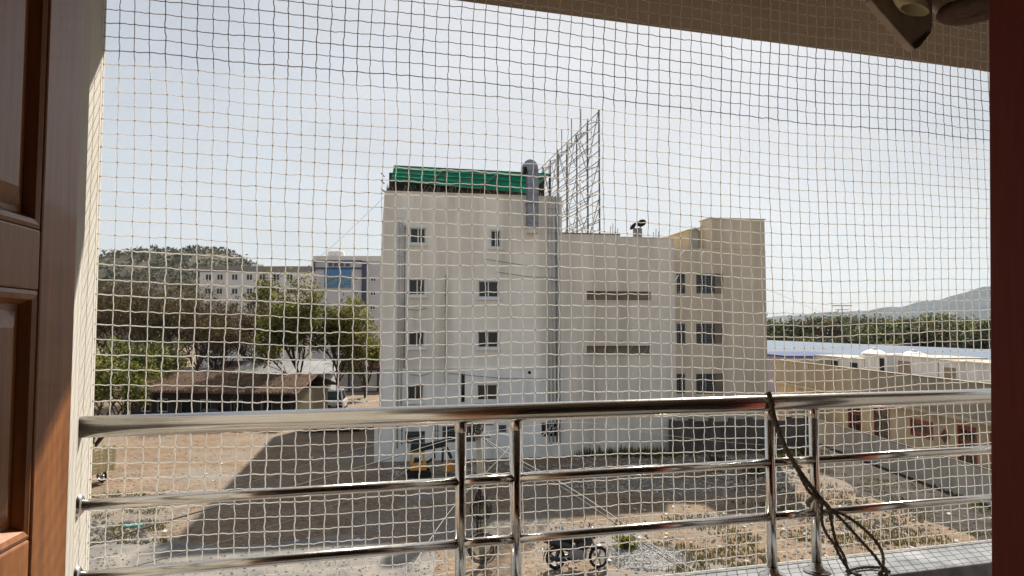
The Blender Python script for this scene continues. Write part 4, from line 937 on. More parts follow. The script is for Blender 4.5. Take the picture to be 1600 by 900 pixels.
for i, (px, Y, py, sp, nl, lf, l2) in enumerate(((168, 84, 428, 1.0, 1700, 'leaf_dry', 'leaf_dark'), (232, 78, 424, 1.1, 2000, 'leaf_olive', 'leaf_dry'), (300, 82, 446, 1.1, 1700, 'leaf_dry', 'leaf_dark'), (352, 76, 456, 1.0, 1800, 'leaf_dry', 'leaf_olive'), (404, 80, 450, 1.0, 1300, 'leaf_dry', 'leaf_olive'), (200, 96, 420, 1.1, 1700, 'leaf_dry', 'leaf_dark'), (275, 98, 430, 1.1, 1500, 'leaf_olive', 'leaf_dry'), (340, 100, 472, 1.1, 1300, 'leaf_dry', 'leaf_olive'), (120, 80, 420, 1.1, 1500, 'leaf_dry', 'leaf_dark'))):
    make_tree('bare_tree', at(px, Y), hz(py, Y), sp * 0.75, 30 + i, lf, int(nl * 1.9), 0.13, {('leaf_dry', 'leaf_dark'): 'nearly leafless brown tree with some dark green leaves behind the old cottage', ('leaf_olive', 'leaf_dry'): 'twiggy tree with thin olive leaves behind the old cottage', ('leaf_dry', 'leaf_olive'): 'rust tinged twiggy tree before the pale hostel block'}[(lf, l2)], 'tree', BG_, levels=5, kids=(8, 6, 5, 4), leaf2=l2, barkm='twig', trunk_frac=0.42)
make_tree('leafy_tree', at(478, 70), hz(422, 70), 0.55, 61, 'leaf', 8500, 0.16, 'tall yellow green leafy tree before the glazed office block', levels=4, kids=(11, 7, 5), leaf2='leaf_olive', trunk_frac=0.6)
make_tree('leafy_tree', at(528, 74), hz(462, 74), 0.55, 62, 'leaf', 7500, 0.16, 'broad leafy green tree shading the lane beside the grey block', levels=4, kids=(11, 7, 5), leaf2='leaf_olive', trunk_frac=0.55)
make_tree('leafy_tree', at(420, 84), hz(478, 84), 0.5, 66, 'leaf_olive', 5000, 0.15, 'olive tinged half leafy tree before the pale hostel block', levels=4, kids=(8, 6, 5), leaf2='leaf_dry')
make_tree('leafy_tree', at(572, 84), hz(506, 84), 0.6, 63, 'leaf', 5000, 0.15, 'small green tree at the lane end by the shop', levels=4, kids=(7, 5, 5), leaf2='leaf_dark')
make_tree('leafy_tree', at(150, 44), hz(528, 44), 0.8, 64, 'leaf', 9000, 0.11, 'bushy green tree against the balcony side wall', levels=4, kids=(8, 6, 5), leaf2='leaf_dark', trunk_frac=0.16)
make_tree('leafy_tree', at(238, 66), hz(530, 66), 0.8, 65, 'leaf_dark', 6000, 0.13, 'dark green low tree leaning over the cottage roof', levels=4, kids=(8, 6, 5), leaf2='leaf')
# distant belt on the right: three kinds of crown, copied
protos = []
for i, (lf, l2) in enumerate((('leaf_dark', 'leaf_olive'), ('leaf_dark', 'leaf'), ('leaf_dark', 'leaf_dry'))):
    protos.append(make_tree('belt_tree', (60 + i * 8, 200, 0), 10, 1.0, 80 + i, lf, 2600, 0.42, 'dark green tree in the distant belt beyond the blue warehouse', 'tree', 'trees of the distant belt', levels=4, kids=(9, 6, 4), leaf2=l2, trunk_frac=0.16, r0=0.3))
rb = random.Random(14)
spots = []
for row, Y in enumerate((170, 190, 215, 245)):
    x = 0.33 * Y
    while x < 0.80 * Y: spots.append((x + rb.uniform(-1.5, 1.5), Y + rb.uniform(-6, 6), row)); x += rb.uniform(5.0, 9.5)
for k, (x, y, row) in enumerate(spots):
    o = protos[k] if k < 3 else copy_tree(protos[k % 3])
    o.location = (x, y, 0); s_ = rb.uniform(0.6, 1.15) * (0.9 + 0.09 * row); o.scale = (s_ * 1.2, s_ * 1.2, s_); o.rotation_euler = (0, 0, rb.uniform(0, 6.28))
# scrub wood on the left hill: too far to count
sc = MB(); rs = random.Random(17)
dg = bpy.context.evaluated_depsgraph_get()
hme = hill.data; pol = [p for p in hme.polygons if p.center.y <= YH + 1 and p.center.z > 8 and -420 < p.center.x < -60]
for k in range(1700):
    p = pol[rs.randrange(len(pol))]; vs = [hme.vertices[i].co for i in p.vertices]; a, b = rs.random(), rs.random()
    c = vs[0].lerp(vs[1], a).lerp(vs[3].lerp(vs[2], a), b); r_ = rs.uniform(0.8, 2.3)
    for q in range(9): leafquad(sc, c + Vector((rs.gauss(0, 0.8), rs.gauss(0, 0.8), rs.uniform(0.2, 1.6))) * r_, r_ * 0.65, rs)
tag(sc.build('hill_scrub', leafmat('leaf_scrub', (0.042, 0.044, 0.026), (0.08, 0.078, 0.046))), 'dark scrub wood covering the hill', 'scrub', kind='stuff')
# scattered far town and a mast on the right horizon
rt = random.Random(77)
for k in range(16):
    Y = rt.uniform(420, 800); px = rt.uniform(1210, 1560); p = D(px, 515, Y); w, hgt = rt.uniform(8, 22), rt.uniform(9, 17)
    e = empty('town_building', (p.x, Y, 0), rt.uniform(-0.3, 0.3), 'small pale town building beyond the distant tree belt', 'building', 'far town buildings')
    MB().box(-w / 2, w / 2, 0, 10, 0, hgt).build('wall', rt.choice(('hostel', 'white_wall', 'office')), e); MB().box(-w * 0.15, w * 0.15, 3, 7, hgt, hgt + 2.2).build('stair_head', 'hostel', e)
    for r_ in range(int(hgt // 3.3)):
        for c in range(int(w // 4)): MB().box(-w / 2 + 1.2 + c * 4, -w / 2 + 2.8 + c * 4, -0.08, -0.003, 1.2 + r_ * 3.2, 2.6 + r_ * 3.2).build('window', 'glass_dark', e)
mp_ = D(1317, 545, 150); ms = empty('power_mast', (mp_.x, 150, 0), 0, 'thin power mast with a cross arm above the blue warehouse roof', 'mast')
mt = hz(477, 150); MB().tube([(0, 0, 0), (0, 0, mt)], [0.22, 0.12], 8).build('pole', 'steel_dark', ms); MB().bar((-2.1, 0, mt - 0.1), (2.1, 0, mt - 0.1), 0.16).build('cross_arm', 'steel_dark', ms); MB().bar((-1.4, 0, mt - 0.9), (1.4, 0, mt - 0.9), 0.12).build('cross_arm', 'steel_dark', ms)

# ------------------------------------------------------------------ pole and wires
pb = G(755, 884); ptop = D(747, 652, pb.y)
pole = empty('utility_pole', pb, 0, 'short concrete cable pole hung with coils of black cable', 'pole')
PT = ptop.z; tl = ptop.x - pb.x
MB().tube([(0, 0, -0.05), (tl, 0, PT)], [0.125, 0.10], 12).build('shaft', 'conc', pole, smooth=True)
for z, w in ((PT - 0.22, 1.0), (PT - 0.62, 0.8)):
    x = tl * z / PT; a = MB().bar((x - w / 2, -0.13, z), (x + w / 2, -0.13, z), 0.05, 0.06).build('cross_arm', 'steel_dark', pole)
    for t in (-0.4, -0.15, 0.15, 0.4): MB().lathe([(0.02, 0), (0.035, 0.02), (0.02, 0.05), (0.035, 0.08), (0.0, 0.10)], (x + w * t, -0.13, z + 0.03), 8).build('insulator', 'tankw', a, smooth=True)
def coil(cz, r, n_, m, seed, flat=0.35):
    rc = random.Random(seed); mb = MB(); x0 = tl * cz / PT
    for k in range(n_):
        rr = r * rc.uniform(0.75, 1.08); cx = x0 + rc.uniform(-0.07, 0.07); cy = -0.17 - rc.uniform(0, 0.08); dz = rc.uniform(-0.08, 0.08)
        mb.tube([(cx + rr * math.cos(t), cy + 0.05 * math.sin(t * 2 + k), cz + dz + rr * 1.1 * math.sin(t)) for t in [6.283 * q / 26 for q in range(26)]], 0.013, 5, closed=True)
    mb.build('cable_coil', m, pole, props={'kind': 'stuff'})
cz1 = D(752, 795, pb.y).z; cz2 = D(752, 852, pb.y).z
coil(cz1, 0.30, 9, 'cable', 3); coil(cz2, 0.42, 10, 'cable', 4); coil(cz1 + 0.35, 0.16, 5, 'cable', 5); coil(cz2 - 0.1, 0.55, 2, 'cable_lt', 6); coil(PT - 0.35, 0.13, 5, 'cable', 8)
rc = random.Random(9); hb_ = MB()
for k in range(7):
    x = tl * cz1 / PT + rc.uniform(-0.2, 0.15); hb_.tube([(tl * (cz1 + 0.9) / PT, -0.12, cz1 + rc.uniform(0.7, 1.0)), (x, -0.2, cz1 + 0.3), (x + rc.uniform(-0.1, 0.1), -0.22, cz1 - rc.uniform(0.2, 0.9))], 0.011, 4)
hb_.build('hanging_wires', 'cable', pole, props={'kind': 'stuff'})
tp = Vector((pb.x + tl, pb.y - 0.13, PT - 0.2))
def wire(label, pts, r, m, group=None):
    P = catmull(pts, 10); mb = MB().tube(P, r, 6); c = P[len(P) // 2]
    o = mb.build('overhead_wire', m, None, c, smooth=True); o.location = c; tag(o, label, 'wire', group)
wire('thick black cable drooping from the short pole towards the balcony wall', [tp + Vector((0, 0, -0.4)), D(700, 688, 23), D(590, 722, 20.5), D(470, 757, 18.5), D(330, 794, 16.5), D(200, 833, 15), D(60, 880, 13.5)], 0.016, 'cable')
wire('second black cable drooping low over the grey road from the short pole', [tp + Vector((0, 0, -0.5)), D(690, 702, 22.5), D(590, 762, 20), D(470, 808, 18), D(330, 852, 16), D(180, 893, 14)], 0.010, 'cable')
wire('thin pale wire running from the pole past the low store', [tp, D(640, 686, 27), D(540, 706, 31), D(430, 742, 34), D(300, 775, 38), D(130, 800, 42)], 0.010, 'cable_lt')
wire('black cable pair dropping from the pole towards the parked motorcycle', [tp + Vector((0, 0, -0.35)), D(795, 716, 22.5), D(870, 757, 20), D(945, 806, 17.5), D(1010, 852, 15.5), D(1090, 905, 13.5)], 0.013, 'cable')
wire('grey wire running beside the cables above the motorcycle', [tp + Vector((0.1, 0, -0.4)), D(800, 712, 22.6), D(880, 756, 20), D(958, 806, 17.5), D(1030, 858, 15.5), D(1110, 905, 13.5)], 0.008, 'cable_lt')
wire('pale wire dropping steeply from the pole over the dusty yard', [tp + Vector((-0.1, 0, -0.3)), D(905, 660, 27), D(1040, 680, 30), D(1190, 695, 33), D(1400, 705, 36)], 0.008, 'cable_lt')
wire('pale wire slanting down from the pole across the shaded yard', [tp + Vector((0.15, 0, -0.3)), D(800, 690, 22), D(710, 790, 19), D(640, 892, 16)], 0.008, 'cable_lt')
for k, (a, b) in enumerate((((1068, 392), (905, 640)), ((1060, 430), (930, 640)), ((1100, 392), (960, 640)))):
    wire('thin pale wire slanting across the face of the beige annexe', [D(*a, 45.0), D((a[0] + b[0]) / 2 - 6, (a[1] + b[1]) / 2 + 4, 40), D(*b, 35)], 0.008, 'cable_lt', 'wires slanting across the annexe')
wire('thin dark wire rising to the roof corner of the grey block', [D(440, 452, 70), D(520, 384, 56), tuple(B0 + FU * XL + Vector((0, 0, ZT - 0.3)))], 0.010, 'pipe_dark')
wire('thin dark wire sagging from the stair tower towards the mast', [D(1199, 452, 47), D(1300, 492, 90), D(1317, 479, 149)], 0.010, 'pipe_dark')

# ------------------------------------------------------------------ vehicles and machines
def wheel(parent, x, y, r, w, name='wheel', rim='alloy', n=22, tw=None, spokes=6):
    tw = tw or r * 0.28
    t = MB(); a = []
    for k in range(9): an = 2 * math.pi * k / 8; a.append((r - tw / 2 + tw / 2 * math.cos(an), w / 2 * math.sin(an)))
    t.lathe(a, (x, y, r), n, 'y'); o = t.build(name, 'rubber', parent, smooth=True)
    m = MB(); m.lathe([(r - tw, -w * 0.32), (r - tw * 0.8, -w * 0.32), (r - tw * 0.8, w * 0.32), (r - tw, w * 0.32), (r - tw, -w * 0.32)], (x, y, r), n, 'y')
    for k in range(spokes):
        an = 2 * math.pi * k / spokes; m.bar((x, y, r), (x + (r - tw * 0.9) * math.cos(an), y, r + (r - tw * 0.9) * math.sin(an)), 0.03, w * 0.4)
    m.lathe([(0, -w * 0.5), (r * 0.18, -w * 0.5), (r * 0.18, w * 0.5), (0, w * 0.5)], (x, y, r), 12, 'y')
    m.build('rim', rim, o); return o
# motorcycle (local x to the front wheel)
bl, br = G(872, 888), G(934, 886)
mc = empty('motorcycle', G(868, 890), math.atan2(br.y - bl.y, br.x - bl.x), 'black motorcycle parked on the sunlit dirt below the railing', 'motorcycle')
WB = 1.30
wheel(mc, 0, 0, 0.30, 0.16, spokes=5, tw=0.11, rim='pipe_dark'); wheel(mc, WB, 0, 0.30, 0.12, spokes=5, tw=0.09, rim='pipe_dark')
def t_(name, pts, r, m, n=8): return MB().tube(pts, r, n).build(name, m, mc, smooth=True)
for s in (-0.075, 0.075): t_('fork', [(WB, s, 0.30), (WB - 0.22, s, 0.82), (WB - 0.27, s, 0.96)], 0.025, 'chrome' if s > 0 else 'alloy')
for s in (-0.09, 0.09): t_('swing_arm', [(0, s, 0.30), (0.48, s * 0.9, 0.36)], 0.025, 'alloy'); t_('shock_absorber', [(0.05, s, 0.36), (0.16, s, 0.66)], 0.03, 'red' if s > 0 else 'black')
t_('frame', [(0.1, 0, 0.68), (0.45, 0, 0.58), (0.5, 0, 0.32), (0.82, 0, 0.30), (0.98, 0, 0.88)], 0.03, 'black')
def lump(name, secs, m):
    mb = MB(); n = 12
    for (x, z, w, h) in secs:
        for k in range(n): an = 2 * math.pi * k / n; mb.v.append((x, w * math.cos(an), z + h * math.sin(an)))
    for j in range(len(secs) - 1):
        for k in range(n): mb.f.append((j * n + k, j * n + (k + 1) % n, (j + 1) * n + (k + 1) % n, (j + 1) * n + k))
    mb.f.append(tuple(reversed(range(n)))); mb.f.append(tuple((len(secs) - 1) * n + k for k in range(n)))
    return mb.build(name, m, mc, smooth=True)
lump('fuel_tank', [(0.48, 0.80, 0.06, 0.06), (0.58, 0.82, 0.16, 0.14), (0.75, 0.86, 0.20, 0.19), (0.92, 0.86, 0.19, 0.18), (1.04, 0.82, 0.10, 0.12)], 'black')
lump('seat', [(-0.30, 0.92, 0.06, 0.03), (-0.2, 0.89, 0.13, 0.07), (0.15, 0.84, 0.16, 0.09), (0.45, 0.80, 0.15, 0.09), (0.58, 0.83, 0.09, 0.06)], 'rubber')
lump('tail', [(-0.42, 0.86, 0.04, 0.04), (-0.30, 0.80, 0.10, 0.10), (0.05, 0.70, 0.15, 0.14), (0.35, 0.62, 0.16, 0.16), (0.5, 0.60, 0.12, 0.12)], 'black')
lump('engine', [(0.40, 0.40, 0.12, 0.14), (0.52, 0.40, 0.18, 0.22), (0.74, 0.42, 0.18, 0.24), (0.92, 0.46, 0.14, 0.18)], 'pipe_dark')
lump('side_fairing', [(0.62, 0.62, 0.16, 0.10), (0.80, 0.64, 0.22, 0.18), (1.0, 0.70, 0.20, 0.17), (1.10, 0.76, 0.10, 0.10)], 'black')
lump('headlamp', [(1.02, 0.94, 0.09, 0.12), (1.12, 0.95, 0.15, 0.17), (1.22, 0.90, 0.13, 0.13), (1.27, 0.87, 0.06, 0.06)], 'black')
lump('leg_guard', [(0.35, 0.30, 0.10, 0.05), (0.6, 0.24, 0.16, 0.07), (0.85, 0.28, 0.12, 0.06)], 'rubber')
t_('exhaust', [(0.80, -0.12, 0.36), (0.6, -0.14, 0.24), (0.25, -0.15, 0.27)], 0.025, 'chrome'); t_('muffler', [(0.28, -0.15, 0.27), (-0.28, -0.17, 0.36)], 0.05, 'black', 10)
t_('handlebar', [(0.80, -0.36, 1.02), (0.95, -0.2, 1.03), (1.0, 0, 0.98), (0.95, 0.2, 1.03), (0.80, 0.36, 1.02)], 0.017, 'chrome')
for s in (-1, 1):
    st = t_('mirror_stalk', [(0.90, 0.26 * s, 1.03), (0.96, 0.33 * s, 1.22)], 0.008, 'black'); mm = MB().lathe([(0, 0.02), (0.05, 0.015), (0.06, -0.01), (0, -0.012)], (0.96, 0.34 * s, 1.25), 12, 'x'); mm.build('mirror', 'black', st, smooth=True)
def fender(x0, r, a0, a1, w, m='black'):
    mb = MB(); n = 10; rows = []
    for k in range(n + 1):
        an = a0 + (a1 - a0) * k / n; rows.append([(x0 + r * math.cos(an), s * w, 0.30 + r * math.sin(an) - (0.02 if s else 0)) for s in (-1, 0, 1)])
    for q0, q1 in zip(rows, rows[1:]):
        for k in range(2): mb.face([q0[k], q0[k + 1], q1[k + 1], q1[k]])
    return mb.build('mudguard', m, mc)
fender(WB, 0.34, 0.3, 2.4, 0.07); fender(0, 0.36, 1.2, 3.4, 0.09)
MB().box(-0.40, -0.385, -0.09, 0.09, 0.42, 0.56).build('number_plate', 'sign_white', mc); MB().box(-0.35, -0.32, -0.07, 0.07, 0.72, 0.79).build('tail_lamp', 'red', mc)
mc.scale = (1.08, 1.08, 1.2)
t_('side_stand', [(0.5, 0.08, 0.3), (0.42, 0.28, 0.01)], 0.014, 'black')

def make_car(name, loc, rz, label, paint, L=4.2, Wd=1.75, Hh=1.55, suv=False):
    e = empty(name, loc, rz, label, 'car')
    g = 0.22; b = 0.92 if suv else 0.85
    lowp = [(-L / 2, g + 0.12), (-L / 2 + 0.1, g), (L / 2 - 0.1, g), (L / 2, g + 0.15), (L / 2 - 0.05, b - 0.15), (L / 2 - 0.55, b), (-L / 2 + 0.12, b + 0.02), (-L / 2, b - 0.2)]
    mb = MB(); rows = []
    for s, f in ((-1, 0.94), (-0.9, 1.0), (0.9, 1.0), (1, 0.94)): rows.append([(x * f, s * Wd / 2, z if f == 1 else z * 0.98 + 0.01) for x, z in lowp])
    n = len(lowp)
    for r0_, r1_ in zip(rows, rows[1:]):
        for k in range(n): mb.face([r0_[k], r0_[(k + 1) % n], r1_[(k + 1) % n], r1_[k]])
    mb.face(rows[0]); mb.face(list(reversed(rows[-1]))); bd = mb.build('body', paint, e, bevel=0.03)
    xa, xb = (-L / 2 + 0.15, L / 2 - 1.15) if suv else (-L / 2 + 0.35, L / 2 - 1.2); ta, tb = xa + (0.25 if suv else 0.55), xb - 0.75
    w0, w1 = Wd / 2 - 0.05, Wd / 2 - 0.22; z0 = b - 0.02
    def cab(z, s): t = (z - z0) / (Hh - z0); return [(xa + (ta - xa) * t, s * (w0 + (w1 - w0) * t), z), (xb + (tb - xb) * t, s * (w0 + (w1 - w0) * t), z)]
    mb = MB(); q0, q1 = cab(z0, -1), cab(z0, 1); r0_, r1_ = cab(Hh, -1), cab(Hh, 1)
    mb.hexa([q0[0], q0[1], q1[1], q1[0], r0_[0], r0_[1], r1_[1], r1_[0]]); cb_ = mb.build('cabin', paint, e, bevel=0.05)
    za, zb = z0 + 0.10, Hh - 0.10
    for s in (-1, 1):
        a, c = cab(za, s), cab(zb, s)
        for (u0, u1) in ((0.08, 0.48), (0.52, 0.90)):
            P = [Vector(a[0]).lerp(Vector(a[1]), u0), Vector(a[0]).lerp(Vector(a[1]), u1), Vector(c[0]).lerp(Vector(c[1]), u1), Vector(c[0]).lerp(Vector(c[1]), u0)]
            MB().prism([p + Vector((0, s * 0.004, 0)) for p in P], (0, s * 0.008, 0)).build('side_window', 'glass_dark', cb_)
    for i, sg in ((0, -1), (1, 1)):
        P = [Vector(cab(za, -1)[i]).lerp(Vector(cab(za, 1)[i]), 0.08), Vector(cab(za, -1)[i]).lerp(Vector(cab(za, 1)[i]), 0.92), Vector(cab(zb, -1)[i]).lerp(Vector(cab(zb, 1)[i]), 0.92), Vector(cab(zb, -1)[i]).lerp(Vector(cab(zb, 1)[i]), 0.08)]
        MB().prism([p + Vector((sg * 0.006, 0, 0.003)) for p in P], (sg * 0.008, 0, 0.004)).build('windscreen' if i else 'rear_window', 'glass_dark', cb_)
    for x in (-L / 2 + 0.75, L / 2 - 0.8):
        for s in (-1, 1): wheel(e, x, s * (Wd / 2 - 0.08), 0.32, 0.2)
    for s in (-1, 1):
        MB().box(-L / 2 - 0.015, -L / 2 + 0.05, s * 0.62 - 0.14, s * 0.62 + 0.14, 0.62, 0.80).build('tail_lamp', 'red', e); MB().box(L / 2 - 0.12, L / 2 - 0.015, s * 0.6 - 0.16, s * 0.6 + 0.16, 0.55, 0.70).build('headlamp', 'chrome', e)
    MB().box(-L / 2 - 0.03, -L / 2 + 0.1, -Wd / 2 + 0.1, Wd / 2 - 0.1, 0.32, 0.52).build('bumper', 'rubber', e, bevel=0.02); MB().box(-L / 2 - 0.04, -L / 2 - 0.031, -0.25, 0.25, 0.40, 0.50).build('number_plate', 'sign_white', e)
    return e
make_car('parked_car', G(525, 638), R(97), 'white car parked end-on beside the woven mat fence', 'carwhite', 4.4, 1.85, 1.9, True)
p = G(516, 676); make_car('parked_car', (p.x, p.y + 0.9, 0), R(8), 'black car parked at the edge of the block shadow', 'carblack', 4.3, 1.75, 1.5)
p = G(335, 668); make_car('parked_car', (p.x, p.y + 0.9, 0), R(2), 'dark hatchback parked before the old cottage', 'carblack', 3.9, 1.65, 1.45)
mb_ = G(577, 690)
# small lorry behind the balcony wall
tk0 = G(160, 758); tk = empty('cargo_truck', (tk0.x, tk0.y, 0), R(-12), 'small cream slat sided cargo truck beside the balcony side wall', 'truck')
# local x runs along the truck to its tail lamps, body to -x
MB().box(-2.6, 0, -0.8, 0.8, 0.62, 0.72).build('bed', 'cream_paint', tk)
for s in (-0.78, 0.78):
    for k in range(6): MB().box(-2.6, -0.02, s - 0.02, s + 0.02, 0.76 + k * 0.17, 0.86 + k * 0.17).build('side_slat', 'cream_paint', tk)
    for k in range(5): MB().box(-2.58 + k * 0.63, -2.50 + k * 0.63, s - 0.05, s + 0.05, 0.6, 1.85).build('stake', 'cream_paint', tk)
for k in range(6): MB().box(-0.02, 0.02, -0.76, 0.76, 0.76 + k * 0.17, 0.86 + k * 0.17).build('tail_slat', 'cream_paint', tk)
for k in range(4): MB().box(-0.05, 0.05, -0.74 + k * 0.46, -0.66 + k * 0.46, 0.6, 1.9).build('stake', 'cream_paint', tk)
MB().hexa([(-4.1, -0.75, 0.4), (-2.7, -0.75, 0.4), (-2.7, 0.75, 0.4), (-4.1, 0.75, 0.4), (-3.7, -0.68, 1.8), (-2.7, -0.68, 1.8), (-2.7, 0.68, 1.8), (-3.7, 0.68, 1.8)]).build('cab', 'carwhite', tk, bevel=0.05)
MB().box(-3.55, -2.95, -0.755, 0.755, 1.15, 1.6).build('cab_window', 'glass_dark', tk)
for x in (-0.6, -3.3):
    for s in (-0.65, 0.65): wheel(tk, x, s, 0.29, 0.17)
# mini digger by the block
dg0 = G(654, 744); dgr = empty('mini_digger', dg0, AM, 'small orange and yellow digger with a black boom beside the block wall', 'digger')
dgx = 1150 / dg0.y
for s in (-0.42, 0.42):
    t = MB(); t.prism([(-0.62, s - 0.12, 0.08), (-0.50, s - 0.12, 0.0), (0.50, s - 0.12, 0.0), (0.62, s - 0.12, 0.08), (0.62, s - 0.12, 0.26), (0.5, s - 0.12, 0.34), (-0.5, s - 0.12, 0.34), (-0.62, s - 0.12, 0.26)], (0, 0.24, 0)); t.build('track', 'rubber', dgr)
MB().box(-0.45, 0.40, -0.45, 0.45, 0.36, 0.74).build('body', 'orange', dgr, bevel=0.04)
cbn = MB()
for x in (-0.38, 0.26):
    for y in (-0.36, 0.36): cbn.bar((x, y, 0.74), (x, y, 1.22), 0.07)
ring(cbn, -0.42, 0.30, 1.20, 1.28, 0.03, -0.40, 0.40); cbn.box(-0.42, 0.30, -0.40, 0.40, 1.22, 1.29); cbn.build('cab_frame', 'yellow', dgr)
MB().box(-0.25, 0.1, -0.2, 0.2, 0.745, 0.95).build('seat', 'black', dgr)
MB().prism([(-0.45, -0.14, 1.25), (-0.40, -0.14, 1.72), (0.4, -0.14, 1.70), (1.35, -0.14, 1.90), (1.50, -0.14, 1.72), (1.30, -0.14, 1.50), (0.1, -0.14, 1.30)], (0, 0.26, 0)).build('boom', 'black', dgr, bevel=0.02)
MB().bar((1.36, 0, 1.68), (1.72, 0, 0.88), 0.18, 0.16).build('stick', 'black', dgr); MB().bar((0.78, 0, 1.5), (0.84, 0, 0.95), 0.10).build('ram', 'black', dgr); MB().bar((0.84, 0, 0.95), (0.2, 0, 0.55), 0.12).build('ram', 'black', dgr)
MB().bar((1.28, 0, 1.45), (1.25, 0, 0.7), 0.12).build('ram', 'black', dgr)
MB().prism([(1.25, -0.25, 0.25), (1.35, -0.25, 0.62), (1.70, -0.25, 0.70), (1.95, -0.25, 0.36), (1.6, -0.25, 0.20)], (0, 0.5, 0)).build('bucket', 'orange', dgr, bevel=0.02)

# ------------------------------------------------------------------ loose ground cover
rs = random.Random(41)
st = MB()
def inpoly(x0, x1, y0, y1): return G(rs.uniform(x0, x1), rs.uniform(y0, y1))
for (x0, x1, y0, y1, n, r0_, r1_) in ((880, 1250, 712, 770, 1500, 0.03, 0.16), (860, 1400, 765, 900, 1200, 0.02, 0.09), (140, 700, 680, 900, 3200, 0.012, 0.06), (560, 900, 735, 860, 2200, 0.012, 0.06), (590, 880, 725, 742, 300, 0.05, 0.16), (135, 230, 815, 850, 250, 0.04, 0.14), (600, 900, 850, 900, 200, 0.015, 0.04), (1250, 1560, 760, 830, 500, 0.03, 0.12)):
    for k in range(n): p = inpoly(x0, x1, y0, y1); r_ = rs.uniform(r0_, r1_); st.blob((p.x, p.y, r_ * 0.2), r_, rs)
tag(st.build('loose_stones', 'stone'), 'loose stones and clods strewn over the bare yard', 'stones', kind='stuff')
lt = MB()
for (x0, x1, y0, y1, n) in ((900, 1230, 718, 790, 60), (950, 1500, 770, 880, 60), (200, 700, 700, 890, 30)):
    for k in range(n):
        p = inpoly(x0, x1, y0, y1); a = rs.uniform(0, 3.14); s_ = rs.uniform(0.04, 0.11); c_, q_ = math.cos(a) * s_, math.sin(a) * s_
        lt.face([(p.x - c_, p.y - q_, 0.03), (p.x + q_, p.y - c_, 0.05), (p.x + c_, p.y + q_, 0.02 + s_ * 0.7), (p.x - q_, p.y + c_, 0.06)])
tag(lt.build('litter', 'litter'), 'scraps of pale litter lying about the yard', 'litter', kind='stuff')
gs = MB()
for (x0, x1, y0, y1, n, h0, h1) in ((960, 1560, 785, 905, 6000, 0.04, 0.16), (1100, 1560, 740, 800, 1200, 0.05, 0.2), (900, 1060, 700, 716, 900, 0.15, 0.6), (140, 260, 770, 850, 900, 0.05, 0.16), (1190, 1300, 700, 740, 500, 0.1, 0.35)):
    for k in range(n):
        p = inpoly(x0, x1, y0, y1)
        if mnoise.noise(Vector((p.x * 0.45, p.y * 0.45, 2))) < (0.02 if n < 5000 else 0.08): continue
        for q in range(3):
            a = rs.uniform(0, 6.28); h_ = rs.uniform(h0, h1); w_ = 0.018 + h_ * 0.06; o_ = Vector((rs.gauss(0, 0.07), rs.gauss(0, 0.07), 0)); b_ = Vector((math.cos(a), math.sin(a), 0)); tip = b_.orthogonal().normalized() * h_ * rs.uniform(-0.5, 0.5)
            gs.face([p + o_ - b_ * w_, p + o_ + b_ * w_, p + o_ + tip + Vector((0, 0, h_))])
tag(gs.build('dry_grass', 'grass'), 'patchy dry grass and weeds on the sunlit yard', 'grass', kind='stuff')
def bush(px, py, h_, r_, n, seed, label, leaf='leaf_dark', group=None):
    p = G(px, py); rb_ = random.Random(seed); e = empty('bush', p, 0, label, 'bush', group); stem = MB(); lv = MB()
    for k in range(7):
        a = rb_.uniform(0, 6.28); q = Vector((math.cos(a) * r_ * 0.7, math.sin(a) * r_ * 0.7, h_ * rb_.uniform(0.6, 1.0))); stem.tube([(0, 0, -0.02), q * 0.5 + Vector((0, 0, h_ * 0.1)), q], [0.025, 0.018, 0.008], 4)
    stem.build('stem', 'bark', e)
    for k in range(n): c = Vector((rb_.gauss(0, 0.4) * r_, rb_.gauss(0, 0.4) * r_, h_ * rb_.uniform(0.1, 1.05))); leafquad(lv, c, 0.09 + 0.03 * r_, rb_)
    lv.build('foliage', leaf, e)
bush(981, 862, 0.45, 0.4, 260, 1, 'small round green weed bush beside the gravel patch', 'leaf')
for i, px in enumerate((925, 948, 972, 998, 1022, 1044)): bush(px, 706 - i * 1.2, 1.1 + 0.3 * (i % 3), 1.0, 420, 20 + i, 'dark straggly shrub at the foot of the beige annexe wall', 'leaf_dark', 'shrubs along the annexe foot')
for i, (px, py) in enumerate(((1180, 742), (1120, 735), (1240, 728))): bush(px, py, 0.7, 0.7, 260, 40 + i, 'low dusty weed clump before the dark yard wall', 'leaf_olive', 'weed clumps before the yard wall')
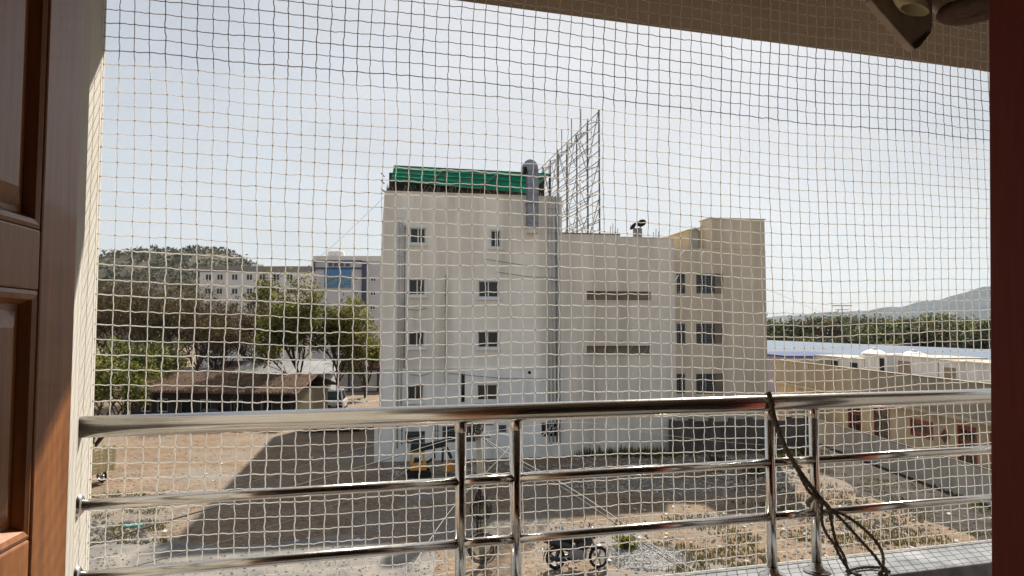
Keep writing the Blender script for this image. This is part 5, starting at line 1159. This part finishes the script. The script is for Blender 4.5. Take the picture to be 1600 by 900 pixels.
# gravel patch
gv = MB(); c_ = (G(950, 845) + G(1075, 900)) / 2; n = 26; rows = []
for j in range(9):
    row = []
    for i in range(n):
        an = 6.283 * i / n; rr_ = j / 8 * (1 + 0.16 * mnoise.noise(Vector((math.cos(an) * 1.5, math.sin(an) * 1.5, 3))))
        row.append((c_.x + 1.55 * rr_ * math.cos(an), c_.y + 1.5 * rr_ * math.sin(an), 0.16 * (1 - (j / 8) ** 2) + 0.008 - (0.05 if j == 8 else 0)))
    rows.append(row)
for a, b in zip(rows, rows[1:]):
    for i in range(n): gv.face([a[i], a[(i + 1) % n], b[(i + 1) % n], b[i]])
for k in range(2500):
    a, r_ = rs.uniform(0, 6.28), math.sqrt(rs.random()); gv.blob((c_.x + 1.6 * r_ * math.cos(a), c_.y + 1.55 * r_ * math.sin(a), 0.16 * (1 - r_ * r_) + 0.012), rs.uniform(0.012, 0.028), rs)
tag(gv.build('gravel_patch', 'gravel'), 'spread heap of grey gravel beside the motorcycle', 'gravel', kind='stuff')
cs = G(206, 824); cr = empty('crate_scrap', cs, 0.3, 'small teal plastic scrap lying on the lit dirt', 'scrap')
MB().prism([(-0.35, -0.1, 0.0), (0.35, -0.05, 0.0), (0.3, 0.15, 0.0), (-0.2, 0.2, 0.0)], (0.04, 0, 0.09)).build('sheet', 'teal', cr); MB().bar((-0.3, -0.12, 0.05), (0.32, -0.1, 0.1), 0.03).build('rim', 'teal', cr)

# ------------------------------------------------------------------ air
hzm = bpy.data.materials.new('pale_haze'); hzm.use_nodes = True; nt = hzm.node_tree; nt.nodes.remove(nt.nodes['Principled BSDF'])
pv = nt.nodes.new('ShaderNodeVolumePrincipled'); pv.inputs['Color'].default_value = (0.62, 0.79, 1.0, 1); pv.inputs['Density'].default_value = HAZE = 0.00004; pv.inputs['Anisotropy'].default_value = 0.3
nt.links.new(pv.outputs[0], nt.nodes['Material Output'].inputs['Volume'])
hzb = MB().box(-5100, 5100, -300, 7100, -1.0, 520).build('haze', hzm)
tag(hzb, 'thin pale haze filling the air over the whole place', 'haze', kind='stuff')
